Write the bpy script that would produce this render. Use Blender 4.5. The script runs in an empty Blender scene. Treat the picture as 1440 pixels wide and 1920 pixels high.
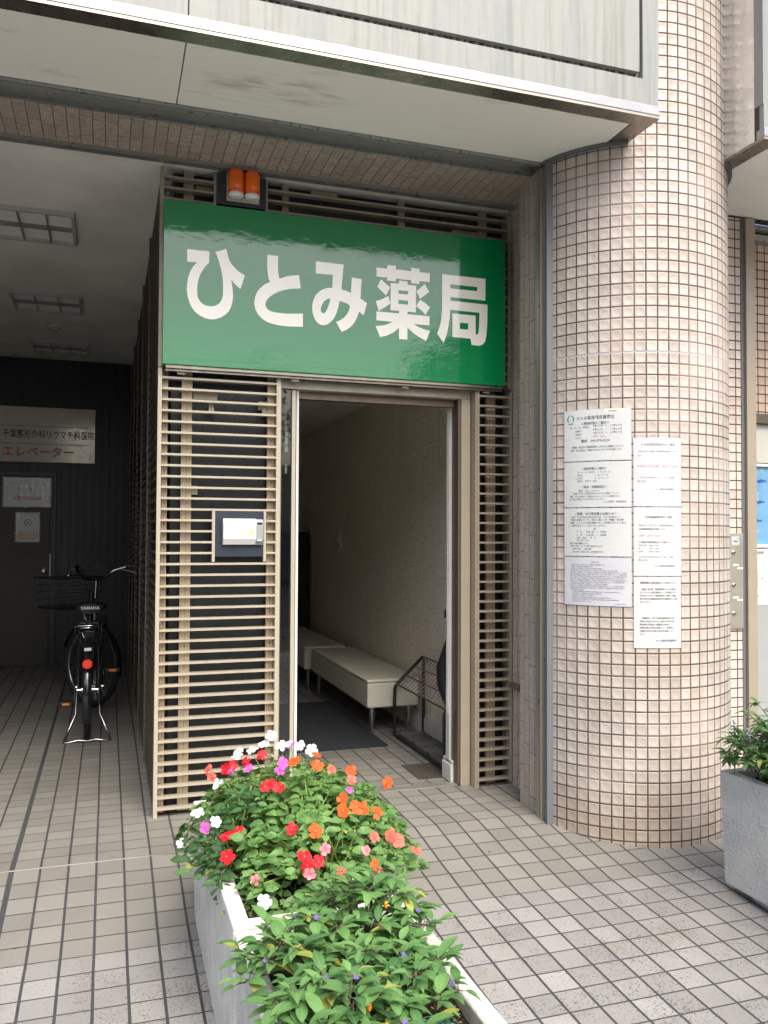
import bpy, math, random
from mathutils import Vector, Matrix
random.seed(7)
PI = math.pi
S = bpy.context.scene
C = S.collection

# ------------------------------------------------------------------ camera, world, sun, exposure
def cam_axes(pitch, roll, yaw):
    w = Vector((math.sin(yaw)*math.cos(pitch), math.cos(yaw)*math.cos(pitch), math.sin(pitch)))
    r = Vector((math.cos(yaw), -math.sin(yaw), 0))
    u = r.cross(w)
    return r*math.cos(roll)+u*math.sin(roll), u*math.cos(roll)-r*math.sin(roll), w
cr, cu, cw = cam_axes(math.radians(1.523), math.radians(0.263), math.radians(18.216))
cd = bpy.data.cameras.new('camera'); cam = bpy.data.objects.new('camera', cd); C.objects.link(cam)
M = Matrix(((cr.x, cu.x, -cw.x, 0), (cr.y, cu.y, -cw.y, 0), (cr.z, cu.z, -cw.z, 1.45), (0, 0, 0, 1)))
cam.matrix_world = M
cd.sensor_fit = 'VERTICAL'; cd.sensor_height = 36; cd.lens = 1572.5/1920*36
cd.clip_start = 0.05; cd.clip_end = 3000
S.camera = cam

SUN_EL, SUN_AZ = math.radians(52), math.radians(172)      # azimuth of the sun from +Y, clockwise
wd = bpy.data.worlds.new('World'); S.world = wd; wd.use_nodes = True
nt = wd.node_tree
sky = nt.nodes.new('ShaderNodeTexSky'); sky.sky_type = 'NISHITA'; sky.sun_disc = False
sky.sun_elevation = SUN_EL; sky.sun_rotation = SUN_AZ; sky.air_density = 1.0; sky.dust_density = 5.0; sky.ozone_density = 0.6
bg = nt.nodes['Background']; bg.inputs['Strength'].default_value = 0.15
nt.links.new(sky.outputs[0], bg.inputs[0])
sd = bpy.data.lights.new('sun', 'SUN'); sd.energy = 1.0; sd.angle = math.radians(38); sd.color = (1, .97, .90)
so = bpy.data.objects.new('sun', sd); C.objects.link(so)
sdir = Vector((math.sin(SUN_AZ)*math.cos(SUN_EL), math.cos(SUN_AZ)*math.cos(SUN_EL), math.sin(SUN_EL)))
so.rotation_euler = sdir.to_track_quat('Z', 'Y').to_euler(); so.location = (0, -5, 8)
S.view_settings.view_transform = 'Standard'; S.view_settings.look = 'None'
S.view_settings.exposure = 1.38; S.view_settings.gamma = 1.0

# ------------------------------------------------------------------ node helper
class NB:
    def __init__(s, name):
        s.m = bpy.data.materials.new(name); s.m.use_nodes = True
        s.t = s.m.node_tree; s.b = s.t.nodes['Principled BSDF']; s.out = s.t.nodes['Material Output']
        s._co = None
    def n(s, typ, **kw):
        x = s.t.nodes.new(typ)
        for k, v in kw.items(): setattr(x, k, v)
        return x
    def put(s, sock, v):
        if isinstance(v, bpy.types.NodeSocket): s.t.links.new(v, sock)
        elif isinstance(v, (tuple, list)): sock.default_value = tuple(v)+((1,) if len(v) == 3 and sock.type == 'RGBA' else ())
        else: sock.default_value = v
    def m_(s, op, a, b=None, c=None):
        x = s.n('ShaderNodeMath', operation=op)
        for i, v in enumerate((a, b, c)):
            if v is not None: s.put(x.inputs[i], v)
        return x.outputs[0]
    def obj(s):
        if s._co is None: s._co = s.n('ShaderNodeTexCoord').outputs['Object']
        return s._co
    def xyz(s, v=None):
        x = s.n('ShaderNodeSeparateXYZ'); s.put(x.inputs[0], v if v is not None else s.obj()); return x.outputs
    def comb(s, x, y, z=0.0):
        c = s.n('ShaderNodeCombineXYZ')
        for i, v in enumerate((x, y, z)): s.put(c.inputs[i], v)
        return c.outputs[0]
    def noise(s, scale, detail=3, rough=.5, vec=None, stretch=None):
        x = s.n('ShaderNodeTexNoise'); x.inputs['Scale'].default_value = scale
        x.inputs['Detail'].default_value = detail; x.inputs['Roughness'].default_value = rough
        v = vec if vec is not None else s.obj()
        if stretch:
            mp = s.n('ShaderNodeMapping'); s.put(mp.inputs[0], v); mp.inputs['Scale'].default_value = stretch; v = mp.outputs[0]
        s.put(x.inputs['Vector'], v); return x.outputs[0]
    def mix(s, f, a, b, blend='MIX'):
        x = s.n('ShaderNodeMix', data_type='RGBA', blend_type=blend)
        s.put(x.inputs[0], f); s.put(x.inputs[6], a); s.put(x.inputs[7], b); return x.outputs[2]
    def sstep(s, v, a, b, lo=0.0, hi=1.0):
        x = s.n('ShaderNodeMapRange', interpolation_type='SMOOTHSTEP')
        s.put(x.inputs[0], v); s.put(x.inputs[1], a); s.put(x.inputs[2], b); s.put(x.inputs[3], lo); s.put(x.inputs[4], hi); return x.outputs[0]
    def lin(s, v, a, b, lo=0.0, hi=1.0):
        x = s.n('ShaderNodeMapRange'); s.put(x.inputs[0], v); s.put(x.inputs[1], a); s.put(x.inputs[2], b); s.put(x.inputs[3], lo); s.put(x.inputs[4], hi); return x.outputs[0]
    def white(s, vec):
        x = s.n('ShaderNodeTexWhiteNoise', noise_dimensions='3D'); s.put(x.inputs[0], vec); return x.outputs[0]
    def bump(s, h, dist=.002, strength=1.0, prev=None):
        x = s.n('ShaderNodeBump'); x.inputs['Strength'].default_value = strength; x.inputs['Distance'].default_value = dist
        s.put(x.inputs['Height'], h)
        if prev is not None: s.put(x.inputs['Normal'], prev)
        return x.outputs[0]
    def set(s, **kw):
        names = dict(col='Base Color', rough='Roughness', metal='Metallic', nor='Normal', spec='Specular IOR Level', alpha='Alpha',
                     trans='Transmission Weight', ior='IOR', coat='Coat Weight', coatr='Coat Roughness')
        for k, v in kw.items(): s.put(s.b.inputs[names[k]], v)
        return s.m

def paint(name, col, rough=.5, metal=0.0, var=.12, scale=6, bump=0.0, bscale=60, dirt=0.0, dirtcol=(.08, .07, .05), spec=.5):
    """plain coloured surface with uneven wear, optional grain and stains"""
    N = NB(name)
    a = N.noise(scale, 5, .6)
    f = N.lin(a, .3, .7, 1-var, 1+var*.6)
    c = N.mix(1.0, col, N.comb(f, f, f), 'MULTIPLY')
    if dirt: c = N.mix(N.sstep(N.noise(scale*.6, 6, .7), .5, .75, 0, dirt), c, dirtcol)
    N.set(col=c, metal=metal, spec=spec, rough=N.lin(N.noise(scale*3, 3), .3, .7, max(0, rough-.06), min(1, rough+.08)))
    if bump: N.set(nor=N.bump(N.noise(bscale, 4, .6), bump))
    return N.m

TP, TQ = .1147, .1137          # paving pitch across and in depth
def mat_paving():
    N = NB('paving_tile'); x, y, z = N.xyz()
    u = N.m_('DIVIDE', N.m_('SUBTRACT', x, -.258), TP); v = N.m_('DIVIDE', N.m_('SUBTRACT', y, 3.945), TQ)
    wob = N.m_('MULTIPLY', N.m_('SUBTRACT', N.noise(3.0, 2), .5), .03)
    u = N.m_('ADD', u, wob); v = N.m_('ADD', v, wob)
    def edge(t, p, g):
        fr = N.m_('SUBTRACT', t, N.m_('FLOOR', t))
        d = N.m_('MULTIPLY', N.m_('SUBTRACT', .5, N.m_('ABSOLUTE', N.m_('SUBTRACT', fr, .5))), p)
        return N.sstep(d, g*.5-.0009, g*.5+.0012)
    mu = edge(u, TP, .0088); mv = edge(v, TQ, .0052)
    mask = N.m_('MULTIPLY', mu, mv)
    dj = N.m_('ABSOLUTE', N.m_('SUBTRACT', x, -.373)); mask = N.m_('MULTIPLY', mask, N.sstep(dj, .009, .012))
    idv = N.comb(N.m_('FLOOR', u), N.m_('FLOOR', v), 1.0); rnd = N.white(idv)
    rnd2 = N.white(N.comb(N.m_('FLOOR', v), N.m_('FLOOR', u), 7.0))
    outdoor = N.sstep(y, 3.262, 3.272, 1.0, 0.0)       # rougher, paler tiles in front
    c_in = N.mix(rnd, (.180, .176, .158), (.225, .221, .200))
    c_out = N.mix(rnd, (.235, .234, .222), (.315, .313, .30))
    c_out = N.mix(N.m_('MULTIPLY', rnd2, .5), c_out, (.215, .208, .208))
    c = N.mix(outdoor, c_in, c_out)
    big = N.lin(N.noise(1.1, 4, .6), .25, .75, .80, 1.10); c = N.mix(1.0, c, N.comb(big, big, big), 'MULTIPLY')
    pit = N.noise(150, 3, .62)
    thr = N.lin(N.noise(3.5, 3), .35, .65, .66, .56)
    thr = N.m_('SUBTRACT', thr, N.m_('MULTIPLY', rnd2, .03))
    pits = N.m_('MULTIPLY', N.sstep(N.m_('SUBTRACT', pit, thr), .0, .05), N.lin(outdoor, 0, 1, .2, .8))
    c = N.mix(pits, c, (.055, .052, .048))
    grime = N.m_('MULTIPLY', N.sstep(N.noise(7, 5, .7), .52, .72), .30)
    c = N.mix(grime, c, (.20, .18, .15))
    gr = N.mix(N.noise(20, 3), (.030, .034, .040), (.06, .065, .07))
    lite = N.m_('MULTIPLY', N.sstep(N.m_('ABSOLUTE', N.m_('SUBTRACT', y, 3.947)), .003, .006, 1, 0), N.sstep(x, .1, .35, 1, 0))
    gr = N.mix(lite, gr, (.50, .45, .38))
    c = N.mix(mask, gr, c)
    h = N.m_('ADD', N.m_('MULTIPLY', mask, 1.0), N.m_('MULTIPLY', pits, -.35))
    h = N.m_('ADD', h, N.m_('MULTIPLY', N.noise(60, 3), .12))
    h = N.m_('ADD', h, N.m_('MULTIPLY', rnd, .12))
    return N.set(col=c, rough=N.lin(mask, 0, 1, .85, .56), nor=N.bump(h, .004, .9), spec=.35)

def dish(N, u, v, pu, pv, g, colA, colB, grout=(.055, .040, .040), dirty=True):
    """small glazed tiles with a round dish pressed in each"""
    fu = N.m_('SUBTRACT', u, N.m_('FLOOR', u)); fv = N.m_('SUBTRACT', v, N.m_('FLOOR', v))
    cu_, cv_ = N.m_('SUBTRACT', fu, .5), N.m_('SUBTRACT', fv, .5)
    du = N.m_('MULTIPLY', N.m_('SUBTRACT', .5, N.m_('ABSOLUTE', cu_)), pu); dv = N.m_('MULTIPLY', N.m_('SUBTRACT', .5, N.m_('ABSOLUTE', cv_)), pv)
    d = N.m_('MINIMUM', du, dv)
    mask = N.sstep(d, g*.5-.0004, g*.5+.0006)
    pillow = N.sstep(d, g*.5, g*.5+.0022)
    r = N.m_('SQRT', N.m_('ADD', N.m_('MULTIPLY', cu_, cu_), N.m_('MULTIPLY', cv_, cv_)))
    bowl = N.m_('MULTIPLY', N.sstep(r, .10, .44, -1.0, 0.0), 1.1)
    idv = N.comb(N.m_('FLOOR', u), N.m_('FLOOR', v), 3.0); rnd = N.white(idv)
    tilt = N.m_('MULTIPLY', N.m_('SUBTRACT', N.white(N.comb(N.m_('FLOOR', v), N.m_('FLOOR', u), 9.0)), .5), N.m_('MULTIPLY', cu_, .9))
    h = N.m_('ADD', N.m_('ADD', N.m_('MULTIPLY', pillow, .8), bowl), tilt)
    c = N.mix(rnd, tuple(k*.93 for k in colA), colB)
    if dirty:
        spots = N.sstep(N.noise(95, 3, .6), .70, .76)
        c = N.mix(N.m_('MULTIPLY', spots, .6), c, (.22, .15, .11))
        c = N.mix(N.m_('MULTIPLY', N.sstep(N.noise(2.2, 4, .6), .5, .75), .22), c, (.50, .38, .25))
    c = N.mix(mask, grout, c)
    return N.set(col=c, rough=N.lin(mask, 0, 1, .9, .30), nor=N.bump(h, .0024, .65), spec=.45)

def mat_column():
    N = NB('column_mosaic'); x, y, z = N.xyz()
    ang = N.m_('ARCTAN2', y, x)
    u = N.m_('DIVIDE', N.m_('SUBTRACT', ang, -2.7280), 2*PI/63)
    v = N.m_('DIVIDE', N.m_('SUBTRACT', z, .0234), .0568)
    m = dish(N, u, v, .0568, .0568, .0068, (.41, .370, .325), (.475, .435, .39), (.070, .052, .050))
    # sealant joint all round, slightly sandier tiles towards the pavement splash zone
    c_in = N.b.inputs['Base Color'].links[0].from_socket
    low = N.m_('MULTIPLY', N.sstep(N.m_('ADD', z, N.m_('MULTIPLY', N.noise(4, 3), .35)), .12, .55, 1, 0), .45)
    c = N.mix(low, c_in, (.58, .44, .29), 'MULTIPLY')
    streak = N.noise(1.0, 5, .65, N.comb(N.m_('MULTIPLY', ang, 16), 0.0, N.m_('MULTIPLY', z, .8)))
    c = N.mix(N.sstep(streak, .48, .72, 0, .38), c, (.26, .19, .13))
    c = N.mix(N.sstep(N.noise(3.0, 3), .45, .7, 0, .25), c, (.60, .50, .47))
    j = N.sstep(N.m_('ABSOLUTE', N.m_('SUBTRACT', z, 2.3522)), .0035, .0045, 1, 0)
    return N.set(col=N.mix(j, c, (.33, .34, .36)))

def mat_wall_dish(name, colA, colB, x0=0.0):
    N = NB(name); x, y, z = N.xyz()
    u = N.m_('DIVIDE', N.m_('SUBTRACT', x, x0), .0568); v = N.m_('DIVIDE', N.m_('SUBTRACT', z, .0234), .0568)
    return dish(N, u, v, .0568, .0568, .0068, colA, colB)

def mat_split(name, across, along, colA, colB, W=.0575, L=.23, gap=.0035, bd=.006, shade=.5):
    """split-face strip tiles, staggered; across/along are axis numbers"""
    N = NB(name); ax = N.xyz()
    a, b = ax[across], ax[along]
    u = N.m_('DIVIDE', a, W); col = N.m_('FLOOR', u)
    off = N.white(N.comb(col, 0.0, 2.0)); v = N.m_('ADD', N.m_('DIVIDE', b, L), off)
    fu = N.m_('SUBTRACT', u, col); fv = N.m_('SUBTRACT', v, N.m_('FLOOR', v))
    du = N.m_('MULTIPLY', N.m_('SUBTRACT', .5, N.m_('ABSOLUTE', N.m_('SUBTRACT', fu, .5))), W)
    dv = N.m_('MULTIPLY', N.m_('SUBTRACT', .5, N.m_('ABSOLUTE', N.m_('SUBTRACT', fv, .5))), L)
    mask = N.m_('MULTIPLY', N.sstep(du, gap*.3, gap*.6), N.sstep(dv, gap*.3, gap*.6))
    rnd = N.white(N.comb(col, N.m_('FLOOR', v), 5.0))
    c = N.mix(rnd, colA, colB)
    rough_n = N.noise(42, 6, .7)
    c = N.mix(N.sstep(rough_n, .35, .62, shade, 0), c, tuple(k*.62 for k in colA))
    c = N.mix(mask, tuple(k*.33 for k in colA), c)
    h = N.m_('ADD', N.m_('MULTIPLY', mask, .6), N.m_('ADD', N.m_('MULTIPLY', rough_n, .9), N.m_('MULTIPLY', rnd, .25)))
    return N.set(col=c, rough=.85, nor=N.bump(h, bd, .9), spec=.25)

def mat_ribbed(name, axis, pitch, col, line, rough=.45, lw=.08, metal=0.0, bd=.004):
    N = NB(name); a = N.xyz()[axis]
    u = N.m_('DIVIDE', a, pitch); fu = N.m_('ABSOLUTE', N.m_('SUBTRACT', N.m_('SUBTRACT', u, N.m_('FLOOR', u)), .5))
    f = N.sstep(fu, .5-lw, .5-lw*.4)
    c = N.mix(f, col, line)
    k = N.lin(N.noise(3, 4), .3, .7, .8, 1.2); c = N.mix(1.0, c, N.comb(k, k, k), 'MULTIPLY')
    return N.set(col=c, rough=rough, metal=metal, nor=N.bump(f, bd, .8))

def mat_fascia():
    N = NB('stained_panel'); x, y, z = N.xyz()
    st = N.noise(1.0, 6, .65, N.comb(N.m_('MULTIPLY', x, 38), N.m_('MULTIPLY', y, 38), N.m_('MULTIPLY', z, 1.6)))
    st2 = N.noise(1.0, 4, .6, N.comb(N.m_('MULTIPLY', x, 9), N.m_('MULTIPLY', y, 9), N.m_('MULTIPLY', z, 1.0)))
    c = N.mix(N.sstep(st, .42, .75, 0, .55), (.255, .27, .25), (.12, .12, .10))
    c = N.mix(N.sstep(st2, .45, .7, 0, .5), c, (.19, .215, .23))
    drip = N.m_('MULTIPLY', N.sstep(N.noise(1.0, 5, .7, N.comb(N.m_('MULTIPLY', x, 16), 0.0, N.m_('MULTIPLY', z, .5))), .52, .68), N.sstep(z, 3.455, 3.60, 0, .6))
    c = N.mix(drip, c, (.13, .12, .09))
    dots = N.m_('MULTIPLY', N.sstep(N.noise(1.0, 3, .6, N.comb(N.m_('MULTIPLY', x, 190), N.m_('MULTIPLY', y, 190), N.m_('MULTIPLY', z, 80))), .68, .74), N.sstep(st, .5, .6))
    c = N.mix(dots, c, (.07, .065, .05))
    return N.set(col=c, rough=.5, nor=N.bump(N.noise(25, 4), .002, .5), spec=.4)

def mat_soffit():
    N = NB('soffit_paint')
    n = N.noise(1.0, 6, .65, N.comb(N.m_('MULTIPLY', N.xyz()[0], 2.2), N.m_('MULTIPLY', N.xyz()[1], 9), 0.0))
    x, y, z = N.xyz(); ex = N.m_('DIVIDE', N.m_('SUBTRACT', x, 1.55), .40); ey = N.m_('DIVIDE', N.m_('SUBTRACT', y, -.20), .13)
    c = N.mix(N.sstep(n, .58, .75, 0, .45), (.84, .83, .76), (.50, .48, .40))
    m2 = N.noise(1.0, 6, .6, N.comb(N.m_('MULTIPLY', N.m_('ADD', x, N.m_('MULTIPLY', y, 1.5)), 5), N.m_('MULTIPLY', y, 22), 0.0))
    e2 = N.m_('ADD', N.m_('MULTIPLY', ex, ex), N.m_('MULTIPLY', ey, ey))
    c = N.mix(N.m_('MULTIPLY', N.sstep(e2, .2, 1.2, 1, 0), N.sstep(m2, .42, .70, 0, .6)), c, (.34, .31, .22))
    return N.set(col=c, rough=.55)

def mat_ceiling():
    N = NB('ceiling_board')
    x, y, z = N.xyz()
    n = N.noise(1.0, 5, .7, N.comb(N.m_('MULTIPLY', x, 120), N.m_('MULTIPLY', y, 25), 0.0))
    c = N.mix(N.sstep(n, .62, .72, 0, .6), (.78, .78, .71), (.88, .88, .82))
    k = N.lin(N.noise(2, 4), .3, .7, .85, 1.1)
    return N.set(col=N.mix(1.0, c, N.comb(k, k, k), 'MULTIPLY'), rough=.75, nor=N.bump(n, .0015, .6))

def mat_sign(name, col):
    N = NB(name)
    wav = N.noise(1.0, 4, .55, N.comb(N.m_('MULTIPLY', N.xyz()[0], 7), N.m_('MULTIPLY', N.xyz()[2], 11), 0.0))
    fine = N.noise(42, 3, .6)
    nb = N.bump(wav, .0035, .5); nb = N.bump(fine, .00035, .5, nb)
    return N.set(col=col, rough=.07, nor=nb, spec=.5, coat=.35, coatr=.03)

def mat_leaf(name, dark, light, rib, gloss=.35, veins=True):
    N = NB(name)
    at = N.n('ShaderNodeAttribute', attribute_name='tint'); t = at.outputs['Fac']
    c = N.mix(t, dark, light)
    uv = N.n('ShaderNodeTexCoord').outputs['UV']; ux, uy, uz = N.xyz(uv)
    side = N.m_('ABSOLUTE', N.m_('SUBTRACT', uy, .5))
    c = N.mix(N.sstep(side, .0, .07, .55, 0), c, rib)
    vein = N.m_('FRACT', N.m_('ADD', N.m_('MULTIPLY', ux, 7), N.m_('MULTIPLY', side, -5)))
    vm = N.sstep(N.m_('ABSOLUTE', N.m_('SUBTRACT', vein, .5)), .40, .5)
    if veins: c = N.mix(N.m_('MULTIPLY', vm, .25), c, rib)
    c = N.mix(N.sstep(t, .985, 1.0, 0, .7), c, (.45, .42, .08))
    c = N.mix(N.sstep(N.noise(14, 3), .42, .70, 0, .35), c, dark)
    N.set(col=c, rough=gloss, nor=N.bump(N.m_('SUBTRACT', N.noise(180, 3), N.m_('MULTIPLY', vm, .6)), .0012, .6), spec=.45)
    tr = N.n('ShaderNodeBsdfTranslucent'); N.put(tr.inputs[0], N.mix(.4, c, (.20, .40, .05)))
    mx = N.n('ShaderNodeMixShader'); mx.inputs[0].default_value = .28
    N.t.links.new(N.b.outputs[0], mx.inputs[1]); N.t.links.new(tr.outputs[0], mx.inputs[2]); N.t.links.new(mx.outputs[0], N.out.inputs[0])
    return N.m

def mat_petal(name, col, deep):
    N = NB(name)
    uv = N.n('ShaderNodeTexCoord').outputs['UV']; ux, uy, uz = N.xyz(uv)
    c = N.mix(N.sstep(ux, .0, .45), deep, col)
    c = N.mix(N.sstep(ux, .0, .10, .8, 0), c, (.9, .8, .7))
    N.set(col=c, rough=.5, nor=N.bump(N.noise(150, 3), .001, .4), spec=.3)
    tr = N.n('ShaderNodeBsdfTranslucent'); N.put(tr.inputs[0], col)
    mx = N.n('ShaderNodeMixShader'); mx.inputs[0].default_value = .3
    N.t.links.new(N.b.outputs[0], mx.inputs[1]); N.t.links.new(tr.outputs[0], mx.inputs[2]); N.t.links.new(mx.outputs[0], N.out.inputs[0])
    return N.m

def mat_glass(name='clear_glass', tint=(.8, .85, .82)):
    N = NB(name)
    tr = N.n('ShaderNodeBsdfTransparent'); tr.inputs[0].default_value = tint+(1,)
    gl = N.n('ShaderNodeBsdfGlossy'); gl.inputs['Roughness'].default_value = .02
    fr = N.n('ShaderNodeFresnel'); fr.inputs[0].default_value = 1.5
    mx = N.n('ShaderNodeMixShader'); N.t.links.new(fr.outputs[0], mx.inputs[0])
    N.t.links.new(tr.outputs[0], mx.inputs[1]); N.t.links.new(gl.outputs[0], mx.inputs[2]); N.t.links.new(mx.outputs[0], N.out.inputs[0])
    return N.m

def mat_film(name, f=.16, rough=.12):
    N = NB(name)
    tr = N.n('ShaderNodeBsdfTransparent')
    gl = N.n('ShaderNodeBsdfGlossy'); gl.inputs['Roughness'].default_value = rough
    N.put(gl.inputs['Normal'], N.bump(N.noise(28, 4, .6), .004, .8))
    mx = N.n('ShaderNodeMixShader'); mx.inputs[0].default_value = f
    N.t.links.new(tr.outputs[0], mx.inputs[1]); N.t.links.new(gl.outputs[0], mx.inputs[2]); N.t.links.new(mx.outputs[0], N.out.inputs[0])
    return N.m

def mat_concrete():
    N = NB('planter_concrete'); x, y, z = N.xyz()
    n = N.noise(9, 6, .7); g = N.noise(170, 4, .7)
    c = N.mix(N.sstep(n, .3, .7), (.56, .54, .49), (.72, .70, .65))
    c = N.mix(N.sstep(g, .60, .72, 0, .5), c, (.24, .22, .19))
    st = N.noise(1.0, 5, .65, N.comb(N.m_('MULTIPLY', x, 7), N.m_('MULTIPLY', y, 7), N.m_('MULTIPLY', z, 2.2)))
    c = N.mix(N.sstep(st, .56, .76, 0, .30), c, (.28, .24, .19))
    return N.set(col=c, rough=.9, nor=N.bump(N.m_('ADD', g, N.m_('MULTIPLY', N.noise(60, 4, .6), 1.2)), .0045, .9), spec=.2)

def mat_rough_concrete():
    N = NB('rough_grey_concrete')
    g = N.noise(85, 3, .6); n = N.noise(6, 5, .6)
    c = N.mix(N.sstep(n, .3, .7), (.54, .55, .535), (.64, .65, .63))
    c = N.mix(N.sstep(n, .60, .74, 0, .45), c, (.13, .135, .13))
    return N.set(col=c, rough=.9, nor=N.bump(g, .014, 1.0), spec=.25)

def mat_soil():
    N = NB('potting_soil')
    v = N.n('ShaderNodeTexVoronoi'); v.inputs['Scale'].default_value = 160
    N.put(v.inputs['Vector'], N.obj())
    c = N.mix(N.noise(80, 4), (.018, .012, .008), (.07, .045, .03))
    c = N.mix(N.sstep(N.white(v.outputs['Position']), .93, .95), c, (.45, .36, .25))
    return N.set(col=c, rough=.95, nor=N.bump(v.outputs[0], .01, 1.0), spec=.1)

MAT = dict(
    paving=mat_paving(), column=mat_column(),
    wall_dish=mat_wall_dish('wall_mosaic', (.52, .44, .38), (.60, .52, .46), .01),
    wall_dish_brown=mat_wall_dish('recess_mosaic', (.50, .37, .27), (.62, .47, .35), .03),
    split_side=mat_split('split_face_side', 1, 2, (.40, .345, .295), (.48, .415, .36)),
    split_front=mat_split('split_face_front', 0, 2, (.40, .345, .295), (.48, .415, .36)),
    split_soffit=mat_split('split_face_soffit', 0, 1, (.36, .30, .255), (.44, .37, .32), L=.2, bd=.004),
    split_shop=mat_split('split_face_shop', 1, 2, (.82, .75, .60), (.88, .82, .68), W=.045, L=.3, shade=.25, bd=.004),
    alum=paint('champagne_aluminium', (.46, .42, .325), .38, .25, var=.06),
    alum_dull_shaded=paint('dull_shaded_champagne_aluminium', (.36, .315, .24), .45, .3, var=.06),  # darker metal; on the upper screen it carries painted shade
    post=paint('wood_grain_post', (.60, .49, .34), .45, .1, var=.08),
    bronze=paint('bronze_aluminium', (.16, .125, .095), .4, .6, var=.08),
    steel=paint('brushed_steel', (.46, .44, .37), .42, .75, var=.05, scale=5),
    steel_dark=paint('steel_greenish', (.36, .37, .34), .32, .6, var=.06),
    silver=paint('bright_silver_trim', (.30, .31, .32), .3, .5, var=.1, scale=9),
    chrome=paint('chrome', (.50, .50, .50), .18, 1.0, var=.03),
    sealant=paint('grey_sealant', (.12, .135, .15), .6, var=.06),
    navy=mat_ribbed('navy_cladding', 0, .058, (.018, .022, .028), (.05, .056, .065), lw=.05),
    navy_side=mat_ribbed('navy_cladding_side', 1, .058, (.018, .022, .028), (.05, .056, .065), lw=.05),
    navy_panel=mat_ribbed('ribbed_dark_wall', 0, .083, (.012, .016, .020), (.045, .052, .055), lw=.03, rough=.4),
    dark=paint('dark_grey_plate', (.030, .038, .055), .35, .2, var=.06),
    black=paint('black_plastic', (.012, .012, .014), .4, var=.1),
    rubber=paint('tyre_rubber', (.014, .014, .016), .7, var=.1),
    blackpaint=paint('black_bicycle_paint', (.010, .011, .015), .18, var=.05, spec=.7),
    doorsteel=paint('dark_steel_door', (.040, .038, .034), .45, .2, var=.1, dirt=.2),
    fascia=mat_fascia(), soffit=mat_soffit(), ceiling=mat_ceiling(),
    sign_green=mat_sign('sign_green_film', (.002, .205, .062)), sign_cream=mat_sign('sign_cream_film', (.93, .91, .82)),
    rail=paint('sign_rail', (.26, .24, .20), .3, .8),
    white=paint('white_enamel', (.70, .70, .66), .4, var=.05), paper=paint('paper', (.57, .595, .585), .55, var=.03, scale=14),
    paper_cool=paint('paper_cool', (.545, .56, .605), .55, var=.04, scale=14),
    paper_yellow=paint('paper_yellow_stripe', (.78, .75, .58), .55, var=.03),
    lamp_frame=paint('lamp_frame_grey', (.42, .42, .40), .5, .0), lamp_rib=paint('lamp_rib_grey', (.20, .20, .20), .5, .0),
    side_slat=paint('shaded_side_slat', (.13, .11, .085), .45, .3), ink=paint('print_black', (.09, .09, .10), .6), ink_light=paint('print_faded', (.20, .20, .23), .6),
    ink_red=paint('print_red', (.72, .25, .30), .6), ink_green=paint('print_green', (.02, .20, .12), .5),
    film=mat_film('clear_plastic_sleeve', .10), foil=mat_film('crinkled_plastic', .13, .12),
    beige_sign=paint('beige_sign_board', (.62, .585, .50), .08, var=.03, spec=.7),
    sign_black=paint('sign_black_letters', (.02, .02, .02), .3), sign_red=paint('sign_red_letters', (.52, .10, .05), .3),
    red_dark=paint('red_arrow', (.35, .03, .03), .4), tan_paper=paint('tan_paper', (.55, .40, .26), .6),
    glass=mat_glass(), glass_amber=None,
    leather=paint('cream_vinyl', (.60, .58, .48), .42, var=.05, bump=.0015, bscale=120),
    mat=paint('dark_blue_mat', (.018, .024, .032), .95, var=.2, scale=30, bump=.006, bscale=300),
    skirt=paint('white_skirting', (.62, .61, .55), .45, var=.08, dirt=.15),
    hatch=paint('dark_floor_hatch', (.075, .068, .055), .6, .2, var=.15, bump=.001, bscale=200),
    tray=paint('grey_drip_tray', (.20, .20, .18), .2, .3, var=.2),
    interior=paint('interior_plaster', (.80, .77, .68), .8), passage_wall=paint('passage_dark_paint', (.05, .05, .05), .6), interior_dark=paint('dark_cabinet', (.012, .012, .012), .5),
    cloth=paint('navy_umbrella_cloth', (.012, .012, .022), .6, var=.2, scale=40),
    concrete=mat_concrete(), rough_concrete=mat_rough_concrete(), soil=mat_soil(),
    net=paint('green_plastic_net', (.02, .30, .20), .4),
    door_grey=paint('pale_grey_steel_door', (.33, .35, .355), .35, .1, var=.04),
    cream_panel=paint('cream_panel', (.50, .50, .45), .4, var=.05),
    blue_poster=None, asphalt=paint('asphalt', (.06, .06, .06), .9, var=.2, bump=.005, bscale=80),
    lightbox=paint('light_diffuser', (.85, .85, .82), .35, var=.03),
    detector=paint('cream_plastic', (.55, .50, .38), .5),
    stem=paint('green_stem', (.16, .24, .05), .5, var=.2), stem_dark=paint('purple_stem', (.09, .075, .045), .5, var=.3),
    bark=paint('bark', (.12, .09, .06), .9, var=.3, bump=.02, bscale=20),
    treeleaf=paint('street_tree_leaf', (.05, .10, .02), .5, var=.4, scale=3),
    concrete_wall=paint('opposite_wall', (.45, .44, .40), .8, var=.1), win_dark=paint('opposite_window', (.04, .05, .06), .1),
    orange_refl=paint('orange_reflector', (.85, .30, .03), .3), red_refl=paint('red_reflector', (.85, .05, .02), .25),
    saddle=paint('saddle_vinyl', (.012, .012, .012), .45, var=.1),
    yellow_btn=paint('yellow_button', (.75, .68, .30), .3), grey_plastic=paint('grey_plastic', (.30, .34, .35), .35),
    white_plastic=paint('white_plastic', (.80, .81, .80), .35, var=.02),
)
def mat_amber():
    N = NB('amber_lens')
    return N.set(col=(1.0, .19, .006), rough=.12, trans=.15, spec=.6, coat=.5, nor=N.bump(N.m_('SINE', N.m_('MULTIPLY', N.xyz()[0], 900)), .0006, .5))
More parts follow.
